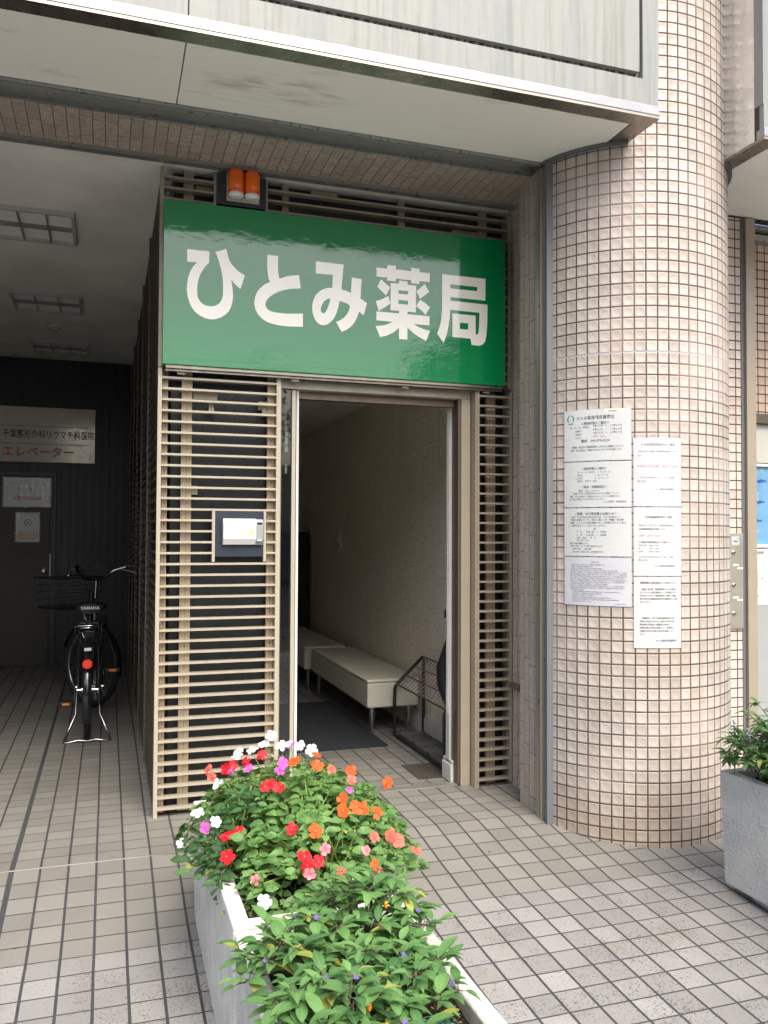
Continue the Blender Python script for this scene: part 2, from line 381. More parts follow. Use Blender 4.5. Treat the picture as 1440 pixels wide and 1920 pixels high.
MAT['amber'] = mat_amber(); MAT['jamb'] = paint('tan_aluminium', (.40, .345, .26), .4, .3, var=.05)
def mat_bluesea():
    N = NB('blue_sea_print'); x, y, z = N.xyz()
    c = N.mix(N.noise(9, 4), (.08, .25, .46), (.22, .42, .58))
    c = N.mix(N.sstep(N.noise(28, 3), .6, .7, 0, .6), c, (.42, .40, .42))
    c = N.mix(N.sstep(N.noise(50, 2), .66, .70, 0, .7), c, (.10, .28, .58))
    return N.set(col=c, rough=.25)
MAT['blue_poster'] = mat_bluesea()

# ------------------------------------------------------------------ mesh builder
def prop(o, label=None, cat=None, group=None, kind=None):
    if label: o['label'] = label
    if cat: o['category'] = cat
    if group: o['group'] = group
    if kind: o['kind'] = kind
    return o
def thing(name, loc, label, cat, group=None):
    o = bpy.data.objects.new(name, None); C.objects.link(o); o.location = loc; o.empty_display_size = .1
    return prop(o, label, cat, group)
def origin(o):
    v = Vector((0, 0, 0))
    while o is not None: v += o.location; o = o.parent
    return v
class MB:
    def __init__(s): s.v = []; s.f = []; s.uv = []; s.tint = []; s.T = None
    def P(s, p):
        p = Vector(p)
        return s.T @ p if s.T is not None else p
    def add(s, vs, fs):
        b = len(s.v); s.v += [s.P(p) for p in vs]; s.f += [tuple(b+i for i in f) for f in fs]; return b
    def box(s, x0, x1, y0, y1, z0, z1):
        s.add([(x0, y0, z0), (x1, y0, z0), (x1, y1, z0), (x0, y1, z0), (x0, y0, z1), (x1, y0, z1), (x1, y1, z1), (x0, y1, z1)],
              [(0, 3, 2, 1), (4, 5, 6, 7), (0, 1, 5, 4), (1, 2, 6, 5), (2, 3, 7, 6), (3, 0, 4, 7)]); return s
    def quad(s, a, b, c, d): s.add([a, b, c, d], [(0, 1, 2, 3)]); return s
    def prism(s, pts, d):
        """closed outline pts extruded along vector d"""
        n = len(pts); d = Vector(d)
        s.add([Vector(p) for p in pts]+[Vector(p)+d for p in pts],
              [tuple(range(n-1, -1, -1)), tuple(range(n, 2*n))]+[(i, (i+1) % n, n+(i+1) % n, n+i) for i in range(n)]); return s
    def tube(s, pts, r, n=8, closed=False, caps=True):
        pts = [Vector(p) for p in pts]; m = len(pts); rings = []
        rr = r if isinstance(r, (list, tuple)) else [r]*m
        prev = None
        for i, p in enumerate(pts):
            if closed: t = pts[(i+1) % m]-pts[i-1]
            else: t = pts[min(i+1, m-1)]-pts[max(i-1, 0)]
            if t.length < 1e-9: t = Vector((0, 0, 1))
            t.normalize()
            if prev is None:
                a = Vector((0, 0, 1)) if abs(t.z) < .9 else Vector((1, 0, 0)); e = t.cross(a).normalized()
            else:
                e = prev-t*prev.dot(t); e = e.normalized() if e.length > 1e-6 else t.orthogonal().normalized()
            prev = e; g = t.cross(e)
            rings.append([p+(e*math.cos(2*PI*k/n)+g*math.sin(2*PI*k/n))*rr[i] for k in range(n)])
        fs = []
        for i in range(m if closed else m-1):
            j = (i+1) % m
            fs += [(i*n+k, i*n+(k+1) % n, j*n+(k+1) % n, j*n+k) for k in range(n)]
        if caps and not closed: fs += [tuple(range(n-1, -1, -1)), tuple((m-1)*n+k for k in range(n))]
        s.add([q for ring in rings for q in ring], fs); return s
    def cyl(s, a, b, r, r2=None, n=16): return s.tube([a, b], [r, r if r2 is None else r2], n)
    def lathe(s, prof, c, axis=(0, 0, 1), n=24):
        """profile [(radius, height)] turned about axis through c"""
        ax = Vector(axis).normalized(); e = ax.orthogonal().normalized(); g = ax.cross(e); c = Vector(c)
        vs = [c+ax*h+(e*math.cos(2*PI*k/n)+g*math.sin(2*PI*k/n))*max(r, 1e-4) for r, h in prof for k in range(n)]
        fs = [(i*n+k, i*n+(k+1) % n, (i+1)*n+(k+1) % n, (i+1)*n+k) for i in range(len(prof)-1) for k in range(n)]
        fs += [tuple(range(n-1, -1, -1)), tuple((len(prof)-1)*n+k for k in range(n))]
        s.add(vs, fs); return s
    def torus(s, c, R, r, axis, n=48, k=8):
        ax = Vector(axis).normalized(); e = ax.orthogonal().normalized(); g = ax.cross(e); c = Vector(c)
        return s.tube([c+(e*math.cos(2*PI*i/n)+g*math.sin(2*PI*i/n))*R for i in range(n)], r, k, closed=True)
    def ball(s, c, rx, ry=None, rz=None, n=12, m=8):
        ry = ry or rx; rz = rz or rx; c = Vector(c); vs = []; fs = []
        for j in range(m+1):
            t = PI*j/m
            for i in range(n): vs.append(c+Vector((rx*math.sin(t)*math.cos(2*PI*i/n), ry*math.sin(t)*math.sin(2*PI*i/n), rz*math.cos(t))))
        for j in range(m):
            for i in range(n): fs.append((j*n+i, j*n+(i+1) % n, (j+1)*n+(i+1) % n, (j+1)*n+i))
        s.add(vs, fs); return s
    def build(s, name, mat, parent=None, label=None, cat=None, group=None, kind=None, smooth=False, bevel=0, org=None):
        me = bpy.data.meshes.new(name)
        if parent is not None: o0 = origin(parent)
        elif org is not None: o0 = Vector(org)
        else:
            xs = [p.x for p in s.v]; ys = [p.y for p in s.v]; zs = [p.z for p in s.v]
            o0 = Vector(((min(xs)+max(xs))/2, (min(ys)+max(ys))/2, min(zs)))
        me.from_pydata([tuple(p-o0) for p in s.v], [], s.f)
        if s.uv:
            l = me.uv_layers.new(name='UVMap')
            for i, q in enumerate(s.uv): l.data[i].uv = q
        if s.tint:
            a = me.attributes.new('tint', 'FLOAT', 'FACE')
            for i, q in enumerate(s.tint): a.data[i].value = q
        me.materials.append(mat)
        me.validate()
        if smooth: me.polygons.foreach_set('use_smooth', [True]*len(me.polygons))
        o = bpy.data.objects.new(name, me); C.objects.link(o)
        if parent is not None: o.parent = parent
        else: o.location = o0
        if bevel:
            bm = o.modifiers.new('bevel', 'BEVEL'); bm.width = bevel; bm.segments = 3; bm.limit_method = 'ANGLE'; bm.angle_limit = math.radians(40)
        return prop(o, label, cat, group, kind)
def builds(mb, name, mat, parent, n=8, **kw):
    """one object per box of a builder"""
    for i in range(0, len(mb.v), n):
        q = MB(); q.v = mb.v[i:i+n]; q.f = [tuple(k-i for k in f) for f in mb.f if i <= f[0] < i+n]; q.build(name, mat, parent, **kw)
def smooth_by_angle(o, deg=35):
    me = o.data
    me.polygons.foreach_set('use_smooth', [True]*len(me.polygons))
    try: me.set_sharp_from_angle(angle=math.radians(deg))
    except Exception: pass
    return o
# material coordinates follow the object origin: keep patterns registered by building those objects about a chosen origin
_cv = {}
def glyph_mesh(body, bold=0.0, res=2, spacing=1.0):
    key = (body, bold, res, spacing)
    if key in _cv: return _cv[key]
    c = bpy.data.curves.new('txt', 'FONT'); c.body = body; c.resolution_u = res; c.offset = bold; c.space_character = spacing
    o = bpy.data.objects.new('txt', c); C.objects.link(o)
    bpy.context.view_layer.update()
    me = bpy.data.meshes.new_from_object(o.evaluated_get(bpy.context.evaluated_depsgraph_get()))
    vs = [v.co.copy() for v in me.vertices]; fs = [tuple(p.vertices) for p in me.polygons]
    bpy.data.objects.remove(o); bpy.data.curves.remove(c); bpy.data.meshes.remove(me)
    _cv[key] = (vs, fs); return vs, fs
def text_on(mb, body, u, v, size, place, align='L', bold=0.0, sx=1.0, maxw=None):
    """write body with its left/centre at (u, v-middle) of a surface; place(u, v) -> 3D point"""
    vs, fs = glyph_mesh(body, bold)
    if not vs: return
    w = max(p.x for p in vs)
    k = size
    if maxw and w*k*sx > maxw: sx = maxw/(w*k)
    if align == 'C': u -= w*k*sx/2
    if align == 'R': u -= w*k*sx
    mb.add([place(u+p.x*k*sx, v-(p.y-.36)*k) for p in vs], fs)
def outline_mesh(polys):
    """filled 2D outline with holes -> verts (x, y), faces"""
    c = bpy.data.curves.new('shape', 'CURVE'); c.dimensions = '2D'; c.fill_mode = 'BOTH'
    for pts in polys:
        sp = c.splines.new('POLY'); sp.points.add(len(pts)-1)
        for q, p in zip(sp.points, pts): q.co = (p[0], p[1], 0, 1)
        sp.use_cyclic_u = True
    o = bpy.data.objects.new('shape', c); C.objects.link(o); bpy.context.view_layer.update()
    me = bpy.data.meshes.new_from_object(o.evaluated_get(bpy.context.evaluated_depsgraph_get()))
    vs = [v.co.copy() for v in me.vertices]; fs = [tuple(p.vertices) for p in me.polygons]
    bpy.data.objects.remove(o); bpy.data.curves.remove(c); bpy.data.meshes.remove(me)
    return vs, fs

# ------------------------------------------------------------------ setting: ground, road
PROF = [(-3.2, -.32), (0, -.22), (2.45, -.120), (3.28, -.082), (3.60, -.045), (3.945, 0), (14, 0)]
def gz(y):
    if y <= PROF[0][0]: return PROF[0][1]
    for (a, za), (b, zb) in zip(PROF, PROF[1:]):
        if y <= b: return za+(zb-za)*(y-a)/(b-a)
    return 0
m = MB(); xs = [-14+i for i in range(31)]
for (a, za), (b, zb) in zip(PROF, PROF[1:]):
    for x0, x1 in zip(xs, xs[1:]): m.quad((x0, a, za), (x1, a, za), (x1, b, zb), (x0, b, zb))
m.build('pavement', MAT['paving'], kind='structure', org=(0, 0, 0))
m = MB(); m.quad((-400, -400, -.44), (400, -400, -.44), (400, -3.36, -.44), (-400, -3.36, -.44))
m.build('road', MAT['asphalt'], kind='structure')
m = MB(); m.box(-14, 16, -3.35, -3.2, -.6, -.318); m.build('kerb', MAT['concrete'], kind='structure', bevel=.01)

# ------------------------------------------------------------------ building shell
bld = thing('shop_building', (1.0, 6.5, 0), 'tiled concrete building around the pharmacy doorway and the dark bicycle passage', 'building')
# passage ceiling, back wall, left wall
MB().box(-4, 2.26, 4.44, 10.2, 3.375, 3.5).build('passage_ceiling', MAT['ceiling'], bld)
MB().box(-4, .40, 9.95, 10.15, 0, 3.374).build('passage_back_wall', MAT['navy_panel'], bld, label='near-black ribbed metal wall at the back of the passage')
MB().box(-2.6, -2.4, 3.95, 9.94, 0, 3.374).build('passage_side_wall', MAT['passage_wall'], bld)
# split-face band over the opening with a steel angle behind it
m = MB(); m.box(-4, 2.255, 4.00, 4.385, 3.385, 3.5); m.build('soffit_band', MAT['split_soffit'], bld)
m = MB(); m.box(-4, 2.25, 4.386, 4.436, 3.366, 3.5); m.build('soffit_angle', MAT['steel_dark'], bld)
# shutter channel over the opening and down the side
m = MB()
m.box(-4, 2.13, 3.972, 3.999, 3.372, 3.5); m.box(-4, 2.13, 3.873, 3.885, 3.385, 3.5); m.box(-4, 2.13, 3.886, 3.971, 3.415, 3.5)
builds(m, 'shutter_channel', MAT['steel_dark'], bld)
MB().box(-4, 2.128, 3.868, 3.876, 3.384, 3.398).build('channel_lip', MAT['silver'], bld)
MB().box(-4, 2.128, 3.966, 3.973, 3.364, 3.372).build('channel_lip', MAT['silver'], bld)
m = MB(); m.box(2.128, 2.2, 3.886, 3.922, -.01, 3.37); m.box(2.150, 2.2, 3.840, 3.886, -.02, 3.37)
builds(m, 'shutter_guide', MAT['steel_dark'], bld)
MB().box(2.1285, 2.16, 3.874, 3.880, -.01, 3.37).build('guide_lip', MAT['alum_dull_shaded'], bld)
MB().box(2.132, 2.2, 3.812, 3.836, -.03, 3.385).build('guide_seal', MAT['sealant'], bld)
# piers of split-face tile beside the doorway
m = MB(); m.box(2.145, 2.5, 3.923, 4.13, -.05, 3.384); m.build('pier', MAT['split_side'], bld)
m = MB(); m.box(2.252, 2.5, 4.131, 4.60, -.02, 3.384); m.build('pier', MAT['split_side'], bld)
m = MB(); m.box(2.225, 2.2519, 4.30, 4.42, .565, .595); m.build('pier_stop', MAT['rail'], bld)
# shop interior
MB().box(2.225, 2.45, 4.601, 10.6, 0, 2.8).build('shop_wall', MAT['split_shop'], bld, label='brown split-face tiled wall inside the shop entrance')
MB().box(.40, 2.224, 10.0, 10.15, 0, 2.8).build('shop_end_wall', MAT['interior'], bld)
MB().box(.345, .40, 4.62, 9.99, 0, 3.374).build('partition_wall', MAT['interior'], bld)
MB().box(.40, 2.224, 4.62, 9.99, 2.62, 2.70).build('shop_ceiling', MAT['interior'], bld)
m = MB(); m.box(.31, .88, 4.56, 4.60, 0, 2.31); m.box(.31, 2.224, 4.56, 4.60, 2.312, 3.373); m.box(2.062, 2.25, 4.56, 4.599, 0, 2.31)
builds(m, 'front_cladding', MAT['navy'], bld)
MB().box(.31, .344, 4.601, 9.94, 0, 3.373).build('side_cladding', MAT['navy_side'], bld)
m = MB(); m.box(2.195, 2.2249, 4.66, 9.9, 0, .115); m.box(2.203, 2.2249, 4.66, 9.9, .116, .14)
m.build('skirting', MAT['skirt'], bld, bevel=.004)
# upper wall above soffit so nothing is open behind the canopy
MB().box(-4, 9, 4.19, 4.45, 3.51, 7).build('upper_wall', MAT['wall_dish'], bld)

MB().box(2.46, 9, 4.515, 4.7, -.1, 3.509).build('rear_wall', MAT['interior_dark'], bld)
MB().box(2.2255, 2.455, 4.62, 4.9, 2.81, 3.509).build('rear_wall', MAT['interior_dark'], bld)
MB().box(.405, 2.22, 4.625, 9.9, 2.71, 3.37).build('shop_attic', MAT['interior_dark'], bld)
# ------------------------------------------------------------------ tiled column
colm = thing('tiled_column', (2.698, 4.020, 0), 'round column clad in small pinkish beige dished tiles, rising past the canopy', 'column')
m = MB(); n = 110; R = .570; A0, A1 = math.radians(-160.5), math.radians(40)
m.add([(2.698+R*math.cos(A0+(A1-A0)*k/(n-1)), 4.020+R*math.sin(A0+(A1-A0)*k/(n-1)), z) for z in (-.3, 6.5) for k in range(n)],
      [(k, k+1, n+k+1, n+k) for k in range(n-1)])
m.build('shaft', MAT['column'], colm, smooth=True)
def arc(r0, r1, a0, a1, z0, z1, k=24):
    m = MB(); vs = []
    for i in range(k+1):
        a = math.radians(a0+(a1-a0)*i/k)
        for r, z in ((r0, z0), (r1, z0), (r1, z1), (r0, z1)): vs.append((2.698+r*math.cos(a), 4.020+r*math.sin(a), z))
    fs = [(i*4+j, i*4+(j+1) % 4, i*4+4+(j+1) % 4, i*4+4+j) for i in range(k) for j in range(4)]
    m.add(vs, fs+[(0, 1, 2, 3), (4*k+3, 4*k+2, 4*k+1, 4*k)]); return m
arc(.571, .592, 196, 241, 3.383, 3.399).build('canopy_seal', MAT['sealant'], colm)
arc(.571, .592, 306, 345, 3.383, 3.399).build('canopy_seal', MAT['sealant'], colm)
arc(.5705, .582, 204, 342, -.12, -.068, 50).build('base_mortar', MAT['rough_concrete'], colm)

# ------------------------------------------------------------------ canopies
def canopy(label, x0, x1, joints, side):
    t = thing('canopy', ((x0+x1)/2, 3.8, 3.4), label, 'canopy', 'canopy sections over the shop front')
    Y = 3.28
    m = MB()
    zg0, zg1 = 3.574, 3.606
    gx = x1-.10 if side == 'R' else x0+.10
    a, b = (x0, gx) if side == 'R' else (gx, x1)
    cut = [x0]+[j for j in joints]+[x1]
    # lower rail, end stile, recessed groove and the raised panel, split at the sheet joints
    for p, q in zip(cut, cut[1:]):
        m.box(p+.003, q-.003, Y, Y+.06, 3.455, zg0)
    if side == 'R': m.box(gx+.012, x1, Y, Y+.06, zg0, 6.2)
    else: m.box(x0, gx-.012, Y, Y+.06, zg0, 6.2)
    m.build('fascia', MAT['fascia'], t)
    m = MB()
    cut2 = [a]+[j for j in joints]+[b]
    for p, q in zip(cut2, cut2[1:]): m.box(p+.003, q-.003, Y+.004, Y+.06, zg1, 6.2)
    m.build('upper_panel', MAT['fascia'], t)
    MB().box(x0+.001, x1-.001, Y+.030, Y+.07, 3.457, 6.19).build('groove', MAT['groove'], t)
    m = MB(); m.box(x0, x1, Y-.008, Y+.05, 3.408, 3.454); m.build('edge_strip', MAT['silver'], t, bevel=.004)
    m = MB(); m.box(x0, x1, Y-.006, Y+.080, 3.396, 3.4075)
    if side == 'R': m.box(x1-.095, x1, Y+.0805, 4.0, 3.396, 3.4075)
    else: m.box(x0, x0+.095, Y+.0805, 4.0, 3.396, 3.4075)
    m.build('edge_trim', MAT['trim'], t)
    m = MB()
    sx0, sx1 = (x0, x1-.0955) if side == 'R' else (x0+.0955, x1)
    cut = [sx0]+[j for j in joints]+[sx1]
    for p, q in zip(cut, cut[1:]): m.box(p+.003, q-.003, Y+.081, 3.867 if side == 'R' else 4.14, 3.400, 3.45)
    m.build('soffit', MAT['soffit'], t)
    m = MB()
    if side == 'R': m.box(x1-.02, x1, Y+.0605, 4.3, 3.41, 6.2)
    else: m.box(x0, x0+.02, Y+.0605, 4.3, 3.41, 6.2)
    m.build('side_panel', MAT['side'], t)
    return t
def mat_groove():
    N = NB('dark_stained_groove'); x = N.xyz()[0]
    st = N.noise(1.0, 3, .6, N.comb(N.m_('MULTIPLY', x, 42), 0.0, 0.0))
    return N.set(col=N.mix(N.sstep(st, .46, .56), (.045, .040, .035), (.30, .29, .27)), rough=.8)
MAT['groove'] = mat_groove()
MAT['trim'] = paint('brown_metal_trim', (.30, .27, .23), .28, .85)
MAT['side'] = paint('brushed_side_panel', (.74, .74, .72), .30, .8, bump=.001, bscale=3)
canopy('wide stained white canopy over the pharmacy door with a beige soffit', -4.2, 2.425, [.272], 'R')
canopy('canopy section right of the tiled column with a reflective metal side', 3.03, 8.0, [5.0], 'L')

# ------------------------------------------------------------------ right-hand wall and shop front
rw = thing('side_wall', (3.6, 4.2, 0), 'strip of tiled wall and recessed shop front right of the round column', 'wall')
MB().box(3.05, 3.648, 4.15, 4.4, -.05, 3.392).build('tile_strip', MAT['wall_dish'], rw)
MB().box(3.649, 3.672, 4.146, 4.4, -.05, 3.392).build('sealant_joint', MAT['sealant'], rw)
MB().box(3.6725, 3.742, 4.125, 4.4, -.05, 3.392).build('metal_post', MAT['alum_dull_shaded'], rw, bevel=.003)
MB().box(3.7425, 6.5, 4.30, 4.5, 2.225, 3.31).build('recess_tiles', MAT['wall_dish_brown'], rw)
m = MB(); m.box(3.7425, 6.5, 4.20, 4.5, 3.365, 3.392); m.box(3.7425, 6.5, 4.24, 4.5, 3.312, 3.35)
builds(m, 'head_channel', MAT['steel_dark'], rw)
MB().box(3.7425, 6.5, 4.28, 4.5, 2.165, 2.2245).build('dark_rail', MAT['bronze'], rw)
# pale door with window and sea print
dr = thing('grey_steel_door', (4.4, 4.33, 0), 'pale grey metal door right of the column with a blue sea print window', 'door')
m = MB(); m.box(3.7425, 5.2, 4.335, 4.37, -.05, 1.375); m.box(3.7425, 3.812, 4.335, 4.37, 1.376, 1.905); m.build('leaf', MAT['door_grey'], dr, bevel=.003)
MB().box(3.7425, 5.2, 4.318, 4.37, 1.915, 2.164).build('transom_panel', MAT['cream_panel'], dr, bevel=.004)
m = MB(); m.box(3.812, 5.1, 4.325, 4.36, 1.376, 1.397); m.box(3.812, 3.832, 4.325, 4.36, 1.397, 1.893); m.box(3.812, 5.1, 4.325, 4.36, 1.893, 1.914)
fr = m.build('window', MAT['white'], dr, bevel=.003)
MB().box(3.8325, 5.08, 4.345, 4.349, 1.3975, 1.8925).build('sea_print', MAT['blue_poster'], fr)
whale = [(0, 0), (.25, .10), (.45, .13), (.52, .24), (.58, .13), (.8, .08), (.93, .17), (.96, .05), (.99, -.08), (.86, 0), (.6, -.07), (.42, -.08), (.36, -.2), (.3, -.08), (.12, -.05)]
wv, wf = outline_mesh([whale])
m = MB()
for (cx, cz, s_, fl) in ((3.93, 1.80, .085, 1), (3.845, 1.755, .055, -1), (3.925, 1.665, .075, 1), (3.85, 1.628, .085, 1), (3.90, 1.545, .08, 1), (3.875, 1.50, .05, -1), (3.84, 1.41, .07, 1), (4.05, 1.70, .08, 1), (4.1, 1.5, .08, -1)):
    b = m.add([(cx+(p.x if fl > 0 else 1-p.x)*s_, 4.3435, cz+p.y*s_) for p in wv], [f if fl < 0 else f for f in wf])
m.build('dolphin_print', paint('dolphin_blue', (.03, .10, .34), .3), fr)
nt_ = thing('notice_paper', (3.95, 4.332, 1.0), 'white ruled notice taped low on the pale grey door', 'notice')
MB().add([(3.884, 4.3335, 1.366), (4.2, 4.3335, 1.372), (4.2, 4.3335, 1.01), (3.905, 4.3335, 1.012), (3.888, 4.3335, 1.03)], [(0, 4, 3, 2, 1)])
m = MB(); m.prism([(3.884, 4.3325, 1.366), (3.888, 4.3325, 1.03), (3.905, 4.3325, 1.012), (4.2, 4.3325, 1.01), (4.2, 4.3325, 1.372)], (0, .0015, 0)); m.build('sheet', MAT['paper'], nt_)
m = MB(); pl = lambda u, v: (3.884+u, 4.3318, 1.368-v)
text_on(m, '（副進管', .008, .025, .022, pl, bold=.01); text_on(m, '公道', .022, .30, .016, pl)
text_on(m, '一丁目', .05, .17, .008, pl); text_on(m, '薬局前', .07, .19, .008, pl)
def line(m, u0, v0, u1, v1, w=.0012):
    a, b = (u0, v0), (u1, v1)
    if abs(u1-u0) > abs(v1-v0): m.quad(pl(u0, v0-w/2), pl(u0, v0+w/2), pl(u1, v1+w/2), pl(u1, v1-w/2))
    else: m.quad(pl(u0-w/2, v0), pl(u0-w/2, v1), pl(u1+w/2, v1), pl(u1+w/2, v0))
for q in ((.0, .12, .05, .12), (.04, .045, .04, .26), (.04, .11, .3, .11), (.045, .14, .3, .14), (.045, .14, .045, .24), (.045, .24, .3, .24), (.02, .255, .3, .255), (.085, .045, .085, .11), (.085, .14, .085, .24), (.02, .07, .02, .12), (.04, .072, .085, .072)): line(m, *q)
m.build('print', MAT['ink'], nt_)
# steel letter boxes set in the wall
lb = thing('letter_box', (3.6, 4.14, .89), 'steel letter box panel with three locks beside the grey door', 'letter box')
m = MB(); m.box(3.40, 3.647, 4.138, 4.149, .892, 1.466); m.build('panel', MAT['steel'], lb, bevel=.002)
for z in (1.40-.05, 1.155, .985):
    m = MB(); m.lathe([(.012, 0), (.012, .006), (.008, .008)], (3.575, 4.138, z), (0, -1, 0), 16); lk = m.build('lock', MAT['chrome'], lb, smooth=False)
MB().box(3.563, 3.617, 4.1365, 4.1378, 1.395, 1.445).build('sticker', MAT['paper'], lb)
m = MB(); pl2 = lambda u, v: (3.565+u, 4.1355, 1.443-v)
text_on(m, '一般・書留', .003, .009, .0095, pl2); text_on(m, '印刷物', .004, .026, .014, pl2, bold=.02); text_on(m, '以外お断り', .004, .041, .009, pl2); m.build('print', MAT['ink'], lb)
for x, z in ((3.572, 1.27), (3.603, 1.25), (3.57, 1.075), (3.60, 1.06)): MB().box(x, x+.04, 4.1365, 4.1378, z, z+.010).build('name_strip', MAT['paper_yellow'], lb)

# ------------------------------------------------------------------ louvre screens
def slats_x(m, x0, x1, y0, y1, z0, z1, pitch=.0568, h=.0108, phase=.036):
    k = math.ceil((z0-phase)/pitch)
    while phase+k*pitch+h < z1:
        z = phase+k*pitch; m.box(x0, x1, y0, y1, z, z+h); k += 1
def screw(m, x, y, z, r=.0045): m.lathe([(r, 0), (r*.8, .0015)], (x, y, z), (0, -1, 0), 8)
YF = 4.45
sc = thing('louvre_screen', (.55, 4.47, 0), 'beige metal louvre screen left of the shop doorway, with an opening for the card box', 'louvre screen')
m = MB(); m.box(.236, .256, YF-.002, 4.50, .0, 2.305); m.box(.854, .877, YF-.002, 4.50, .02, 2.305)
m.box(.519, .533, YF+.001, 4.498, 1.302, 1.577); m.box(.789, .803, YF+.001, 4.498, 1.302, 1.577)
builds(m, 'frame', MAT['alum'], sc)
m = MB()
k = 0; z = .036
while z < 2.27:
    if 1.33 < z < 1.565:
        m.box(.2565, .5185, YF, YF+.045, z, z+.0108); m.box(.8035, .8535, YF, YF+.045, z, z+.0108)
    else: m.box(.2565, .8535, YF, YF+.045, z, z+.0108)
    z += .0568
m.build('slats', MAT['alum'], sc)
for x0, x1 in ((.262, .290), (.360, .414), (.815, .853)):
    m = MB(); m.box(x0, x1, 4.505, 4.53, .01, 2.31); po = m.build('support_post', MAT['post'], sc)
    m = MB()
    for zz in (.30, .86, 1.50, 1.52+.11, 2.1): screw(m, (x0+x1)/2, 4.505, zz)
    builds(m, 'screw', MAT['bronze'], po, n=16)
    m = MB(); m.box((x0+x1)/2-.0008, (x0+x1)/2+.0008, 4.5035, 4.506, .01, 2.31); m.build('seam', MAT['rail'], po)
m = MB()
for x0, x1, z0 in ((.42, .545, 2.16), (.765, .812, 2.12)): m.box(x0, x1, 4.506, 4.54, z0, z0+.045)
for x in (.50, .785): m.box(x, x+.028, 4.50, 4.53, 2.09, 2.14)
builds(m, 'bracket', MAT['alum_dull_shaded'], sc)
MB().box(.415, .447, 4.51, 4.54, 1.655, 1.70).build('latch', MAT['steel'], sc)

us = thing('louvre_screen', (1.2, 4.47, 2.31), 'beige metal louvre screen above the shop doorway, behind the green sign', 'louvre screen')
m = MB(); m.box(.236, .256, YF-.003, 4.50, 2.31, 3.352); m.box(2.228, 2.248, YF-.003, 4.50, 2.31, 3.352)
m.box(.510, .524, YF+.001, 4.498, 3.12, 3.352); m.box(.783, .797, YF+.001, 4.498, 3.12, 3.352)
builds(m, 'frame', MAT['alum_dull_shaded'], us)
m = MB(); z = 2.335
while z < 3.34:
    if z > 3.10:
        m.box(.2565, .5095, YF, YF+.045, z, z+.0108); m.box(.7975, 2.2275, YF, YF+.045, z, z+.0108)
    else: m.box(.2565, 2.2275, YF, YF+.045, z, z+.0108)
    z += .0568
m.build('slats', MAT['alum_dull_shaded'], us)  # same louvre metal, shade above the door put into its colour
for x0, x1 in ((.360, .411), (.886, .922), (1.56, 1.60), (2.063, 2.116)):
    MB().box(x0, x1, 4.505, 4.53, 2.313, 3.372).build('support_post', MAT['alum_dull_shaded'], us)
m = MB(); m.box(.42, .51, 4.51, 4.55, 3.26, 3.30); m.box(1.9, 2.06, 4.51, 4.55, 3.20, 3.24); m.box(1.05, 1.2, 4.51, 4.55, 3.33, 3.36); builds(m, 'bracket', MAT['alum_dull_shaded'], us)

rs = thing('louvre_screen', (2.13, 4.45, 0), 'narrow bronze louvre screen between the doorway and the tiled pier', 'louvre screen')
m = MB(); m.box(2.024, 2.038, 4.428, 4.48, .0, 2.285); m.box(2.232, 2.246, 4.428, 4.48, .02, 2.285); m.box(2.012, 2.0235, 4.43, 4.556, 0, 2.285); builds(m, 'frame', MAT['alum_dull_shaded'], rs)
m = MB(); slats_x(m, 2.0385, 2.2315, 4.431, 4.476, .02, 2.28); m.build('slats', MAT['alum_dull_shaded'], rs)
MB().box(2.115, 2.172, 4.50, 4.525, .0, 2.285).build('support_post', MAT['post'], rs)
MB().box(2.043, 2.07, 4.50, 4.52, .0, 2.285).build('support_post', MAT['post'], rs)

ss = thing('louvre_screen', (.245, 7, 0), 'long louvre screen running back along the right side of the dark passage', 'louvre screen')
m = MB(); z = .036
while z < 3.33:
    m.box(.2365, .272, 4.502, 9.9, z, z+.0108); z += .0568
m.build('slats', MAT['side_slat'], ss)  # darker than the front slats: passage shade painted into the colour
for y in (5.55, 6.65, 7.75, 8.85, 9.9): MB().box(.230, .2745, y, y+.022, 0, 3.35).build('upright', MAT['side_slat'], ss)
for y in (4.9, 5.9, 6.9, 7.9, 8.9): MB().box(.2750, .300, y, y+.05, 0, 3.35).build('support_post', MAT['side_slat'], ss)

# ------------------------------------------------------------------ green shop sign
sg = thing('shop_sign', (1.2, 4.41, 2.31), 'glossy green shop sign with large cream Japanese letters above the door', 'sign')
m = MB(); m.box(.251, 2.180, 4.381, 4.446, 2.312, 3.160); m.build('panel', MAT['sign_green'], sg, bevel=.003)
m = MB(); m.box(.285, 2.146, 4.3798, 4.3812, 2.346, 3.126)
m.build('face_sheet', MAT['sign_green'], sg)
m = MB(); m.box(.27, 2.17, 4.392, 4.446, 2.296, 2.311); m.box(.27, 2.17, 4.41, 4.43, 2.284, 2.2955); m.build('lower_rail', MAT['rail'], sg)
m = MB()
for x in (.33, .93, 1.56, 2.06): m.box(x, x+.04, 4.425, 4.45, 2.272, 2.2835)
builds(m, 'clip', MAT['alum_dull_shaded'], sg)
